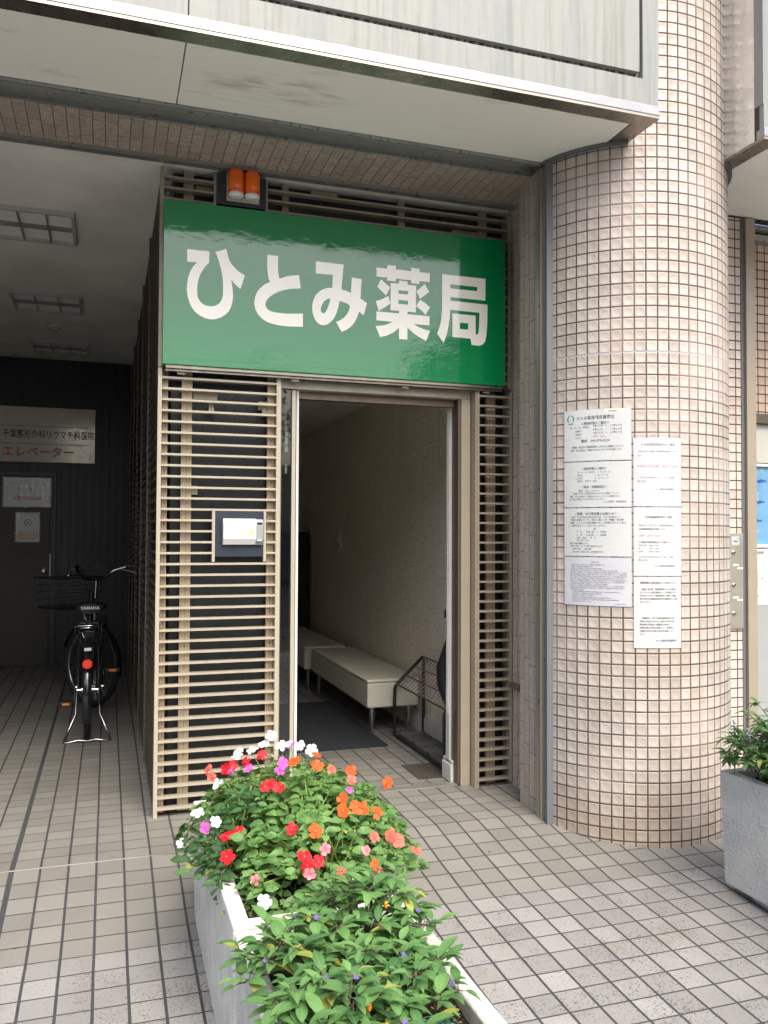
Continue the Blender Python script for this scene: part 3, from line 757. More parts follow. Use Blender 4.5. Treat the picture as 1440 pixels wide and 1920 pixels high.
# letter outlines drawn in crops of the photo, unprojected to the sign plane (x, z in metres)
def unproj(px, py, Y):
    d = cr*(px-720)/1572.5-cu*(py-960)/1572.5+cw
    t = Y/d.y
    return d.x*t, 1.45+d.z*t
L = {
 'hi': ((340, 450), [[(112,175),(543,220),(535,440),(480,485),(440,535),(400,600),(362,670),(330,760),(312,850),(305,950),(307,1040),(325,1120),(365,1190),(420,1240),(490,1268),(560,1278),(620,1278),(680,1260),(740,1215),(780,1150),(800,1070),(806,980),(805,880),(800,760),(785,660),(760,540),(725,420),(690,310),(655,230),(865,173),(890,270),(925,390),(985,485),(1050,555),(1130,625),(1225,685),(1140,945),(1080,895),(1010,825),(965,765),(980,870),(992,970),(997,1080),(985,1190),(960,1290),(915,1375),(850,1440),(760,1495),(660,1528),(560,1528),(460,1508),(360,1460),(270,1390),(200,1300),(150,1190),(118,1070),(105,950),(112,830),(135,710),(175,600),(230,505),(305,432),(112,418)]]),
 'to': ((460, 470), [[(425,80),(635,100),(630,220),(630,330),(635,430),(655,540),(740,512),(850,487),(1035,472),(1070,728),(950,732),(850,740),(740,760),(640,792),(550,835),(470,890),(420,940),(392,1000),(388,1050),(400,1090),(430,1130),(480,1165),(560,1188),(680,1203),(800,1215),(950,1215),(1110,1212),(1110,1468),(950,1465),(820,1460),(680,1445),(540,1415),(420,1375),(320,1310),(240,1225),(190,1120),(172,1010),(185,900),(215,820),(260,750),(330,680),(400,635),(480,602),(450,545),(432,440),(425,330),(422,200)]]),
 'mi': ((570, 480), [[(228,100),(765,165),(722,645),(820,675),(905,715),(922,412),(1113,450),(1088,820),(1212,905),(1155,1145),(1060,1075),(1025,1180),(975,1280),(910,1360),(820,1425),(725,1462),(617,1270),(700,1240),(770,1190),(830,1120),(870,1040),(887,950),(780,895),(685,862),(665,970),(635,1080),(590,1180),(530,1260),(460,1315),(385,1337),(310,1325),(240,1270),(190,1180),(160,1070),(158,960),(180,850),(230,750),(300,680),(380,635),(460,615),(545,612),(558,365),(228,335)],
      [(508,820),(450,828),(390,870),(345,940),(320,1020),(330,1080),(375,1108),(410,1090),(445,1030),(480,940),(498,870)]]),
 'ku': ((690, 490), [[(162,118),(370,140),(372,72),(537,92),(537,155),(832,190),(832,125),(993,145),(993,207),(1193,230),(1187,402),(990,380),(988,438),(832,422),(832,365),(537,332),(535,388),(372,372),(370,313),(165,295)]]),
 'd1': ((690, 490), [[(250,345),(425,500),(350,662),(178,490)]]),
 'd2': ((690, 490), [[(392,665),(432,815),(205,958),(150,768),(270,730)]]),
 'd3': ((690, 490), [[(1095,438),(1180,590),(1005,725),(937,575)]]),
 'd4': ((690, 490), [[(1005,740),(1110,810),(1195,885),(1110,1035),(1030,950),(930,865)]]),
 'yk': ((690, 490), [[(437,415),(595,432),(597,370),(763,388),(763,452),(927,470),(925,985),(762,972),(762,1018),(1188,1060),(1185,1235),(880,1210),(970,1265),(1070,1310),(1200,1340),(1120,1535),(1000,1470),(880,1390),(762,1282),(760,1508),(598,1500),(597,1285),(490,1370),(370,1430),(230,1460),(147,1245),(270,1240),(370,1215),(475,1165),(160,1138),(162,965),(597,1003),(597,958),(433,940)],
      [(585,560),(775,572),(772,640),(587,625)], [(587,745),(775,760),(772,835),(587,820)]]),
 'ky': ((800, 500), [[(298,142),(1135,235),(1130,655),(455,585),(455,655),(1175,735),(1168,1100),(1155,1300),(1130,1440),(1085,1500),(1020,1527),(870,1512),(848,1388),(497,1355),(497,900),(945,945),(945,1308),(980,1308),(1002,1270),(1013,1150),(1020,888),(455,832),(445,980),(425,1130),(390,1300),(325,1472),(202,1290),(255,1150),(285,980),(298,830)],
      [(455,338),(980,393),(975,472),(455,418)], [(643,1080),(803,1092),(800,1215),(640,1200)]]),
}
YL = 4.3775
m = MB()
for off, polys in L.values():
    pp = [[unproj(off[0]+u/10.286, off[1]+v/10.286, YL) for u, v in p] for p in polys]
    vs, fs = outline_mesh(pp)
    nv = len(vs)
    m.add([(p.x, YL, p.y) for p in vs], fs)
    for p in pp:
        b = m.add([(q[0], YL, q[1]) for q in p]+[(q[0], YL+.002, q[1]) for q in p], [(i, (i+1) % len(p), len(p)+(i+1) % len(p), len(p)+i) for i in range(len(p))])
m.build('lettering', MAT['sign_cream'], sg)

# ------------------------------------------------------------------ amber warning lights
al = thing('warning_light', (.655, 4.43, 3.19), 'pair of amber warning lamps on a dark plate above the green sign', 'light')
m = MB(); m.box(.5245, .7825, 4.425, 4.455, 3.185, 3.352); m.build('back_plate', MAT['dark'], al, bevel=.002)
for cx in (.617, .702):
    m = MB(); m.lathe([(.030, 0), (.038, .006), (.041, .012), (.041, .108), (.036, .118), (.020, .122)], (cx, 4.385, 3.235), (0, 0, 1), 24)
    lamp = smooth_by_angle(m.build('lamp', MAT['amber'], al))
    m = MB(); m.lathe([(.014, .01), (.014, .10)], (cx, 4.385, 3.235), (0, 0, 1), 12); m.build('bulb_holder', MAT['bronze'], lamp)
    for zz in (3.245, 3.340):
        m = MB(); m.torus((cx, 4.385, zz), .0405, .003, (0, 0, 1), 24, 6); m.build('clamp_ring', MAT['red_refl'], lamp)
    m = MB(); m.lathe([(.0, -.024), (.030, -.022), (.040, -.010), (.040, 0)], (cx, 4.385, 3.234), (0, 0, 1), 24); m.build('lamp_base', MAT['white'], al)
m = MB(); m.box(.573, .745, 4.415, 4.4245, 3.205, 3.35); m.build('bracket', MAT['detector'], al)

# ------------------------------------------------------------------ card reader box
cb = thing('card_reader', (.67, 4.44, 1.33), 'white and grey card reader box on a dark plate in the louvre opening', 'card reader')
MB().box(.5335, .7885, 4.452, 4.470, 1.328, 1.5765).build('back_plate', MAT['dark'], cb, bevel=.002)
m = MB()   # front with sloped top and bottom faces
pr = [(4.4515, 1.392), (4.430, 1.392), (4.408, 1.423), (4.404, 1.495), (4.420, 1.528), (4.4515, 1.528)]
m.prism([(.572, y, z) for y, z in pr], (.170, 0, 0)); m.build('cover', MAT['white_plastic'], cb, bevel=.002)
m = MB(); pr2 = [(4.4515, 1.390), (4.432, 1.390), (4.412, 1.421), (4.408, 1.495), (4.424, 1.526), (4.4515, 1.526)]
m.prism([(.7425, y, z) for y, z in pr2], (.038, 0, 0)); sp = m.build('side_strip', MAT['grey_plastic'], cb, bevel=.002)
MB().box(.748, .775, 4.4045, 4.414, 1.500, 1.510).build('slot', MAT['black'], cb)
MB().box(.748, .772, 4.406, 4.414, 1.412, 1.418).build('maker_plate', MAT['white_plastic'], cb)
MB().box(.702, .730, 4.402, 4.407, 1.444, 1.471).build('button', MAT['yellow_btn'], cb, bevel=.002)

# ------------------------------------------------------------------ doorway: frame, sliding leaf
df = thing('door_frame', (1.45, 4.5, 0), 'beige aluminium frame around the open shop doorway under the sign', 'door frame')
m = MB(); m.box(.884, 2.008, 4.49, 4.545, 2.242, 2.284); m.build('head_beam', MAT['alum'], df, bevel=.002)
m = MB(); m.box(.880, .890, 4.49, 4.555, 0, 2.2415); m.build('side_jamb', MAT['bronze'], df)
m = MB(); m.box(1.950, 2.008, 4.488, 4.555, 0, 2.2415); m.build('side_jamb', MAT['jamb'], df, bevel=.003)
m = MB(); m.box(1.934, 1.949, 4.50, 4.56, 0, 2.2415); m.box(1.938, 1.949, 4.57, 4.60, 0, 2.2415); builds(m, 'track', MAT['bronze'], df)
m = MB(); m.box(1.925, 1.950, 4.605, 4.655, 0, 2.2415); m.build('inner_post', MAT['skirt'], df)
m = MB(); m.box(1.918, 1.990, 4.56, 4.70, 0, .105); m.box(1.925, 1.990, 4.565, 4.70, .1055, .128); m.build('corner_skirting', MAT['skirt'], df, bevel=.006)
m = MB(); m.box(.89, 1.95, 4.50, 4.56, 0.002, .010); m.build('threshold_rail', MAT['steel_dark'], df)
m = MB(); m.box(.89, 1.93, 4.552, 4.60, 2.20, 2.2415); m.build('upper_track', MAT['bronze'], df)
sdn = thing('sliding_door', (.93, 4.53, .012), 'glass sliding door leaf pushed open at the left of the doorway', 'door')
m = MB(); m.box(.949, .970, 4.500, 4.535, .012, 2.238); m.build('stile', MAT['alum'], sdn, bevel=.002)
m = MB(); m.box(.972, .976, 4.512, 4.54, .012, 2.238); m.build('brush_seal', MAT['sealant'], sdn)
m = MB(); m.box(.977, .991, 4.515, 4.545, .012, 2.238); m.build('stile', MAT['white'], sdn, bevel=.002)
MB().box(.891, .9485, 4.515, 4.521, .03, 2.238).build('glass_pane', MAT['glass'], sdn)
m = MB(); m.box(.915, .932, 4.524, 4.526, 1.90, 2.01); m.box(.915, .928, 4.524, 4.526, 1.78, 1.83); m.build('sticker', MAT['paper'], sdn)

# shop things
hat = MB(); hat.box(1.765, 1.965, 4.68, 4.995, .001, .005); prop(hat.build('floor_hatch', MAT['hatch']), 'dark square floor hatch in the tiles at the doorway', 'hatch')
matt = MB(); matt.box(.95, 1.84, 5.475, 7.05, .001, .012); prop(matt.build('doormat', MAT['mat'], bevel=.004), 'dark blue-grey carpet doormat inside the shop entrance', 'doormat')
sw = thing('wall_switch', (2.22, 8.24, 1.39), 'small white switch plate on the brown shop wall', 'switch')
MB().box(2.213, 2.2245, 8.14, 8.345, 1.305, 1.475).build('plate', MAT['white'], sw, bevel=.003)
MB().box(2.209, 2.2128, 8.20, 8.29, 1.36, 1.42).build('rocker', MAT['white'], sw, bevel=.002)
cab = MB(); cab.box(1.55, 2.2, 9.45, 9.98, 0, 1.47); prop(cab.build('cabinet', MAT['interior_dark'], bevel=.005), 'black cabinet in the dark at the far end of the shop', 'cabinet')

def bench(y0, y1, x0, x1, label):
    t = thing('bench', ((x0+x1)/2, (y0+y1)/2, 0), label, 'bench', 'cream upholstered benches along the shop wall')
    m = MB(); m.box(x0, x1, y0, y1, .195, .375); m.build('seat_box', MAT['leather'], t, bevel=.014)
    m = MB(); m.box(x0-.004, x1+.002, y0-.004, y1+.004, .3755, .402); m.build('seat_pad', MAT['leather'], t, bevel=.012)
    for x in (x0+.055, x1-.055):
        for y in (y0+.07, y1-.07):
            m = MB(); m.cyl((x, y, 0), (x, y, .194), .017, .024, 16); smooth_by_angle(m.build('leg', MAT['chrome'], t))
bench(5.80, 7.53, 1.79, 2.185, 'cream vinyl bench nearest the doorway, with shiny tapered legs')
bench(7.64, 9.36, 1.745, 2.135, 'cream vinyl bench farther inside, behind the nearer bench')

rk = thing('umbrella_rack', (2.07, 5.27, 0), 'black tubular umbrella rack with a sloping grid beside the bench', 'umbrella rack')
m = MB()
for y in (4.80, 5.735):
    m.tube([(1.975, y, .012), (1.975, y, .335), (1.980, y, .358), (1.995, y, .378), (2.19, y, .560), (2.195, y, .54), (2.195, y, .012)], .012, 8)
m.tube([(1.975, 4.80, .012), (1.975, 5.735, .012)], .012, 8); m.tube([(2.195, 4.80, .012), (2.195, 5.735, .012)], .012, 8)
smooth_by_angle(m.build('frame', MAT['black'], rk), 60)
m = MB()
def rp(s_, y): return (1.985+.205*s_, y, .374+.186*s_)
for s_ in (0, .33, .66, 1.0): m.tube([rp(s_, 4.80), rp(s_, 5.735)], .006 if s_ in (0, 1.0) else .0045, 6)
for i in range(1, 18): m.tube([rp(0, 4.80+i*.052), rp(1, 4.80+i*.052)], .003, 5)
m.build('grid', MAT['bronze'], rk)
for i in range(3):
    y = 4.83+i*.30; m = MB()
    m.box(1.995, 2.185, y, y+.28, .004, .008)
    for a in ((1.995, 2.185, y, y+.006), (1.995, 2.185, y+.274, y+.28), (1.995, 2.001, y, y+.28), (2.179, 2.185, y, y+.28)): m.box(a[0], a[1], a[2], a[3], .0081, .03)
    m.build('drip_tray', MAT['tray'], rk)
um = thing('umbrella', (2.10, 4.88, .03), 'folded dark navy umbrella standing in the rack behind the door jamb', 'umbrella')
m = MB(); m.tube([(2.07, 4.86, .05), (2.065, 4.88, .30), (2.05, 4.97, .50), (2.05, 5.00, .60), (2.055, 4.97, .72), (2.06, 4.93, .82)], [.006, .022, .052, .045, .022, .010], 10); smooth_by_angle(m.build('canopy_cloth', MAT['cloth'], um), 80)
m = MB(); m.tube([(2.06, 4.93, .81), (2.058, 4.92, .90), (2.055, 4.91, .96), (2.05, 4.935, .985), (2.05, 4.96, .96), (2.05, 4.96, .92)], .011, 8); smooth_by_angle(m.build('handle', MAT['black'], um), 80)
ch = thing('blind_chain', (1.951, 4.62, .4), 'white bead chain of a roller blind hanging inside the right door jamb', 'chain')
m = MB()
for i in range(125):
    z = 2.27-i*.0150
    m.ball((1.912, 4.60, z), .0042, n=6, m=4)
m.tube([(1.912, 4.60, .41), (1.916, 4.602, .395), (1.922, 4.606, .41), (1.924, 4.607, 2.27)], .0015, 4)
smooth_by_angle(m.build('beads', MAT['white'], ch), 80)

# ------------------------------------------------------------------ notices on the column
CX, CY = 2.698, 4.020
def sheet(label, a0, a1, z0, z1, lines, mat='paper', logo=False, wrinkle=0.0):
    W = math.radians(a1-a0)*.5735; H = z1-z0; am = math.radians((a0+a1)/2)
    t = thing('notice_paper', (CX+.5735*math.cos(am), CY+.5735*math.sin(am), z0), label, 'notice', 'printed notices taped to the round column')
    def place(u, v, r=.5743):
        a = math.radians(a0)+u/.5735; return (CX+r*math.cos(a), CY+r*math.sin(a), z1-v)
    def patch(u0, u1, v0, v1, r, nu=16, nv=8, wr=0.0):
        m = MB(); vs = []
        for j in range(nv+1):
            for i in range(nu+1):
                q = wr*(math.sin(i*2.3+j*1.7)+math.sin(i*.9-j*2.9))*.5 if wr else 0
                vs.append(place(u0+(u1-u0)*i/nu, v0+(v1-v0)*j/nv, r+q))
        m.add(vs, [(j*(nu+1)+i, (j+1)*(nu+1)+i, (j+1)*(nu+1)+i+1, j*(nu+1)+i+1) for j in range(nv) for i in range(nu)]); return m
    patch(0, W, 0, H, .5738, wr=.0002).build('sheet', MAT[mat], t, smooth=True)
    patch(-.006, W+.007, -.008, H+.004, .5755, 24, 14, .0009).build('plastic_sleeve', MAT['film'], t, smooth=True)
    bym = {}
    for ln in lines:
        body, fu, fv, size = ln[:4]; mat_ = ln[4] if len(ln) > 4 else 'ink'; al_ = ln[5] if len(ln) > 5 else 'L'
        mw = ln[6]*W if len(ln) > 6 else None
        m = bym.setdefault(mat_, MB())
        text_on(m, body, fu*W, fv*H, size, lambda u, v: place(u, v, .5744), al_, bold=.012, maxw=mw)
    if logo:
        m = bym.setdefault('ink_green', MB())
        for s_ in (-1, 1):
            pts = []
            for i in range(12):
                a = -1.0+i*2.6/11; pts.append((.036+s_*.019*math.cos(a), .042-.019*math.sin(a)))
            for i in range(12):
                a = 1.6-i*2.6/11; pts.append((.036+s_*(.006+.006*math.cos(a)), .044-.016*math.sin(a)))
            for i in range(11):
                m.quad(*[place(*pts[k], .5744) for k in (i, i+1, 22-i, 23-i)])
        text_on(m, 'TAMARI', .036, .066, .008, lambda u, v: place(u, v, .5744), 'C', bold=.05)
    for k, m in bym.items():
        if m.v: m.build('print', MAT[k], t)
    if logo: patch(W*.62, W, 0, H*.085, .5741, 6, 1).build('yellow_corner', MAT['paper_yellow'], t)
    return t
HN = 'ひとみ薬局鶴見豊岡店'
sheet('topmost left notice on the column, with a green round logo and opening hours', -151.4, -117.9, 1.820, 2.076,
  [('保険調剤', .68, .05, .010, 'ink', 'L', .27), (HN, .20, .16, .0205, 'ink', 'L', .56), ('＜開局時間のご案内＞', .27, .27, .0165, 'ink', 'L', .42),
   ('月、火、木、金曜日', .10, .345, .011), ('８時３０分　〜　１８時３０分', .45, .325, .012, 'ink', 'L', .42), ('水曜日', .18, .415, .011), ('９時００分　〜　１７時００分', .45, .395, .012, 'ink', 'L', .42),
   ('土曜日', .18, .48, .011), ('８時３０分　〜　１４時３０分', .45, .46, .012, 'ink', 'L', .42), ('休局日', .18, .545, .011, 'ink_red'), ('日曜、祝日', .45, .53, .012, 'ink_red'),
   ('電話　045-570-0234', .27, .61, .0165, 'ink', 'L', .44), ('＜夜間・休日など開局時間外におけるご相談について＞', .11, .73, .012, 'ink', 'L', .78), ('夜間・休日の緊急のご相談は 070-3161-9713 まで対応致します。', .11, .79, .010, 'ink', 'L', .76)], logo=True)
sheet('second notice down on the left of the column, with an emergency phone number', -151.4, -117.9, 1.590, 1.815,
  [('＜開局時間のご案内＞', .28, .15, .0145, 'ink', 'L', .37), ('月・火・木・金曜日　8：30〜18：30', .21, .23, .010, 'ink_light', 'L', .50), ('水曜日　　　　　　9：00〜17：00', .21, .295, .010, 'ink_light', 'L', .50),
   ('土曜日　　　　　　8：30〜14：30', .21, .36, .010, 'ink_light', 'L', .50), ('休局日　日曜日・祝日', .21, .425, .010, 'ink_light', 'L', .3), ('＜緊急・夜間連絡先＞', .28, .555, .0145, 'ink', 'L', .37),
   ('電話　070-3161-9713', .23, .64, .0115, 'ink_light', 'L', .48), ('＜夜間・休日など開局時間外におけるご相談について＞', .13, .70, .010, 'ink_light', 'L', .70), ('夜間・休日の緊急のご相談は 070-3161-9713 へお電話下さい。', .09, .765, .010, 'ink_light', 'L', .76),
   ('担当者に電話がつながり対応いたします。', .09, .825, .010, 'ink_light', 'L', .52), ('ひとみ薬局　鶴見豊岡店', .60, .885, .011, 'ink_light', 'L', .33)])
sheet('third notice down on the left of the column, about night and holiday charges', -151.4, -117.9, 1.346, 1.585,
  [('＜夜間・休日等加算のお知らせ＞', .17, .12, .0165, 'ink', 'L', .62), ('夜間・休日の調剤体制の維持の為、下記の時間帯にご', .12, .19, .010, 'ink_light', 'L', .78), ('来局のお薬について、受付１回につき「夜間・休日等', .10, .245, .011, 'ink', 'L', .80),
   ('加算」として４０点を加算することが認められています。', .10, .305, .011, 'ink', 'L', .84), ('ご理解の程よろしくお願い申し上げます。', .10, .365, .010, 'ink_light', 'L', .58), ('記', .46, .43, .011), ('平　日　　午後７時　〜　閉局時', .20, .495, .010, 'ink_light', 'L', .55),
   ('土　曜　　午後１時　〜　閉局時', .20, .56, .010, 'ink_light', 'L', .55), ('日曜・祝日　　終　日', .20, .62, .010, 'ink_light', 'L', .35), ('（令和６年６月１日）', .18, .67, .008, 'ink_light', 'L', .25),
   ('■ その他の加算について', .10, .735, .010, 'ink', 'L', .28), ('薬局の場合、以下の加算が算定されます。', .10, .79, .009, 'ink_light', 'L', .50), ('時間外加算　　深夜加算', .13, .85, .009, 'ink_light', 'L', .32), ('休日加算（時間外加算と同時算定不可）', .13, .91, .009, 'ink_light', 'L', .46)])
fine = []
random.seed(3)
src = '当薬局は厚生労働大臣が定める基準による調剤を行っている保険薬局です後発医薬品の使用を推進し明細書を無償で交付しています個人情報の保護に努め安心してお薬を受け取れるよう体制を整えております'
fine.append(('お知らせ', .42, .10, .010, 'ink_light', 'L', .12))
for i, w in enumerate((.52, .34, .48, .70, .84, .83, .84, .80, .84, .80, .55, .80, .78, .20, .72, .45, .35, .60, .70, .30)):
    k = random.randint(0, 30); n = int(8+w*52); fine.append(((src+src)[k:k+n], .10 if i < 14 else .12, .155+i*.040, .0062, 'ink_light', 'L', w))
fine.append(('ひとみ薬局 鶴見豊岡店', .74, .955, .006, 'ink_light', 'L', .2))
sheet('bottom left notice on the column, filled with very fine print', -151.3, -117.9, 1.102, 1.341, fine, 'paper_cool')
sheet('top right notice on the column, with a red line announcing September hours', -117.0, -93.0, 1.592, 1.928,
  [('９月営業時間短縮のご案内', .14, .10, .0155, 'ink_light', 'L', .72), ('９月は以下の日程で営業時間を短縮しており', .08, .20, .010, 'ink_light', 'L', .84), ('ます。', .08, .26, .010, 'ink_light'),
   ('９月１３日土曜　8:30〜13:00', .07, .415, .0155, 'ink_red', 'L', .86), ('ご了承いただきますよう、よろしくお願い', .08, .58, .010, 'ink_light', 'L', .82), ('致します。', .08, .635, .010, 'ink_light'), ('ひとみ薬局鶴見豊岡店', .42, .75, .010, 'ink_light', 'L', .45)], 'paper_cool')
sheet('middle right notice on the column, about changed Saturday hours', -117.0, -93.1, 1.253, 1.588,
  [('土曜営業時間変更のご案内', .23, .145, .0125, 'ink', 'L', .57), ('令和３年１１月よりひとみ薬局鶴見豊岡店の', .10, .265, .010, 'ink_light', 'L', .74), ('土曜営業時間を変更致します。', .10, .32, .010, 'ink', 'L', .58), ('土曜　8:30〜14:30', .10, .415, .0135, 'ink_red', 'L', .50),
   ('１週間の営業時間は以下の通りです。', .10, .51, .010, 'ink', 'L', .70), ('月火木金　8:30〜18:30', .10, .555, .010, 'ink_light', 'L', .46), ('水　　　　9:00〜17:00', .10, .60, .010, 'ink_light', 'L', .46), ('土曜　　　8:30〜14:30', .10, .645, .010, 'ink_light', 'L', .46),
   ('ご了承いただきますよう、宜しくお願い', .10, .725, .010, 'ink_light', 'L', .76), ('致します。', .10, .77, .010, 'ink_light'), ('ひとみ薬局鶴見豊岡店', .42, .855, .0105, 'ink_light', 'L', .43)])
sheet('bottom right notice on the column, hanging lowest, with an underlined heading', -117.0, -93.5, .903, 1.249,
  [('開局時間外の医療検査キット対応について', .13, .085, .0115, 'ink', 'L', .76), ('＿＿＿＿＿＿＿＿＿＿＿＿＿＿', .13, .085, .010, 'ink_light', 'L', .76), ('夜間・休日等、開局時間外における新型コ', .16, .175, .010, 'ink', 'L', .74), ('ロナウィルス医療検査キットの販売に伴う', .12, .22, .010, 'ink', 'L', .78), ('対応については「開局時間のご案内／緊急」', .12, .265, .010, 'ink', 'L', .78),
   ('等に記載の当薬局時間外対応連絡先へご連', .12, .31, .010, 'ink', 'L', .78), ('絡ください。', .12, .355, .010, 'ink_light'), ('当薬局は、災害や新興感染症等の発', .16, .58, .010, 'ink', 'L', .73), ('生時に対応するために地区の行政や医', .12, .625, .010, 'ink', 'L', .77), ('師会等の研修会へ積極的に参加し、', .12, .67, .010, 'ink', 'L', .76),
   ('地域の関係機関と連携して、非常時に', .12, .715, .010, 'ink', 'L', .77), ('必要な対応が可能な体制を整備してい', .12, .76, .010, 'ink', 'L', .77), ('ます。', .12, .805, .010, 'ink_light'), ('ひとみ薬局鶴見豊岡店', .44, .895, .0115, 'ink', 'L', .45)])

# ------------------------------------------------------------------ passage: lights, detector, sign, door
def ceiling_light(x0, x1, y0, y1, label, nx=3):
    t = thing('ceiling_light', ((x0+x1)/2, (y0+y1)/2, 3.37), label, 'ceiling light', 'recessed louvre lights in the passage ceiling')
    z1 = 3.3745; z0 = 3.345
    m = MB(); w = .02
    m.box(x0, x1, y0, y0+w, z0, z1); m.box(x0, x1, y1-w, y1, z0, z1); m.box(x0, x0+w, y0+w, y1-w, z0, z1); m.box(x1-w, x1, y0+w, y1-w, z0, z1); m.build('frame', MAT['lamp_frame'], t)
    MB().box(x0+w, x1-w, y0+w, y1-w, 3.368, 3.374).build('diffuser', MAT['lightbox'], t)
    m = MB(); ym = (y0+y1)/2; m.box(x0+w, x1-w, ym-.012, ym+.012, z0, 3.3675)
    k = max(1, round((x1-x0)/.16))
    for i in range(1, k):
        x = x0+(x1-x0)*i/k; m.box(x-.003, x+.003, y0+w, ym-.0125, z0+.002, 3.3675); m.box(x-.003, x+.003, ym+.0125, y1-w, z0+.002, 3.3675)
    m.build('louvre', MAT['lamp_rib'], t)
ceiling_light(-.86, -.216, 5.32, 5.87, 'ceiling light nearest the passage mouth, cut by the left edge of the photo')
ceiling_light(-.77, -.23, 7.18, 7.72, 'middle ceiling light of the three in the passage')
ceiling_light(-.755, -.21, 8.98, 9.46, 'farthest ceiling light, beyond the smoke detector')
sdt = thing('smoke_detector', (-.495, 8.30, 3.33), 'round beige smoke detector between two passage ceiling lights', 'smoke detector')
m = MB(); m.lathe([(.030, 0), (.042, .004), (.045, .012), (.045, .02), (.068, .028), (.072, .036), (.072, .050)], (-.495, 8.30, 3.3245), (0, 0, 1), 24); smooth_by_angle(m.build('housing', MAT['detector'], sdt))
m = MB()
for i in range(16):
    a = 2*PI*i/16; m.box(-.495+.0455*math.cos(a)-.003, -.495+.0455*math.cos(a)+.003, 8.30+.0455*math.sin(a)-.003, 8.30+.0455*math.sin(a)+.003, 3.337, 3.344)
m.build('vent_slots', MAT['black'], sdt)
YB = 9.90
es = thing('direction_sign', (-.65, YB, 2.22), 'beige sign board with black clinic name and red elevator lettering on the back wall', 'sign')
MB().box(-1.60, -.148, YB-.015, YB+.049, 2.222, 2.825).build('board', MAT['beige_sign'], es, bevel=.003)
m = MB(); m.box(-1.6, -.21, YB-.0175, YB-.0152, 2.612, 2.617); m.box(-1.6, -.21, YB-.0175, YB-.0152, 2.418, 2.423); m.build('line', MAT['sign_black'], es)
pe = lambda u, v: (u, YB-.017, v_top-v); v_top = 0
m = MB(); pe = lambda u, v: (u, YB-.0172, -v)
text_on(m, '千葉整形外科リウマチ科医院', -1.097, -2.527, .098, pe, bold=.012, sx=.74); m.build('clinic_name', MAT['sign_black'], es)
m = MB(); text_on(m, 'エレベーター', -1.097, -2.335, .125, pe, bold=.022, sx=.98); m.build('elevator_word', MAT['sign_red'], es)
pd = thing('steel_door', (-1.0, YB, 0), 'dark steel door with a round knob at the back of the passage', 'door')
m = MB(); m.box(-1.45, -.612, YB, YB+.03, .01, 2.05); m.build('leaf', MAT['doorsteel'], pd)
m = MB(); m.box(-.575, -.545, YB-.015, YB+.049, 0, 2.11); m.box(-1.5, -.576, YB-.015, YB+.049, 2.07, 2.11); m.box(-1.5, -1.47, YB-.015, YB+.049, 0, 2.069); m.build('frame', MAT['dark'], pd)
m = MB(); m.lathe([(.034, 0), (.034, .006), (.014, .012), (.014, .03), (.026, .036), (.028, .048), (.018, .058)], (-.66, YB, 1.035), (0, -1, 0), 20); smooth_by_angle(m.build('knob', MAT['chrome'], pd))
MB().box(-.606, -.590, YB-.006, YB+.03, .95, 1.22).build('strike_plate', MAT['alum'], pd)
def door_paper(label, x0, x1, z0, z1):
    t = thing('notice_paper', ((x0+x1)/2, YB-.01, z0), label, 'notice')
    MB().box(x0, x1, YB-.003, YB-.0005, z0, z1).build('sheet', MAT['paper'], t)
    m = MB(); nu, nv = 20, 14; vs = [(x0-.01+(x1-x0+.02)*i/nu, YB-.006-.0012*random.random(), z0-.01+(z1-z0+.02)*j/nv) for j in range(nv+1) for i in range(nu+1)]
    m.add(vs, [(j*(nu+1)+i, j*(nu+1)+i+1, (j+1)*(nu+1)+i+1, (j+1)*(nu+1)+i) for j in range(nv) for i in range(nu)]); m.build('plastic_sleeve', MAT['foil'], t)
    return t
t = door_paper('crinkled paper with a red left arrow on the dark steel door', -1.080, -.605, 1.735, 2.045)
m = MB(); pq = lambda u, v: (u, YB-.0042, -v)
text_on(m, 'エレベーター入口は', -1.03, -1.985, .042, pq); text_on(m, 'こちらです', -.99, -1.925, .042, pq); m.build('print', MAT['ink'], t)
m = MB(); m.prism([(-.985, YB-.0045, 1.825), (-.92, YB-.0045, 1.79), (-.92, YB-.0045, 1.81), (-.70, YB-.0045, 1.81), (-.70, YB-.0045, 1.845), (-.92, YB-.0045, 1.845), (-.92, YB-.0045, 1.86)], (0, .001, 0)); m.build('arrow', MAT['red_dark'], t)
t = door_paper('small no smoking notice below the arrow notice on the dark steel door', -.945, -.715, 1.355, 1.665)
MB().box(-.93, -.73, YB-.0048, YB-.0032, 1.37, 1.47).build('tan_panel', MAT['tan_paper'], t)
m = MB(); m.torus((-.83, YB-.0045, 1.56), .035, .0035, (0, 1, 0), 24, 6); m.tube([(-.855, YB-.0045, 1.585), (-.805, YB-.0045, 1.535)], .0035, 6); m.tube([(-.85, YB-.0045, 1.552), (-.81, YB-.0045, 1.552)], .0035, 6); m.build('no_smoking_mark', MAT['red_dark'], t)

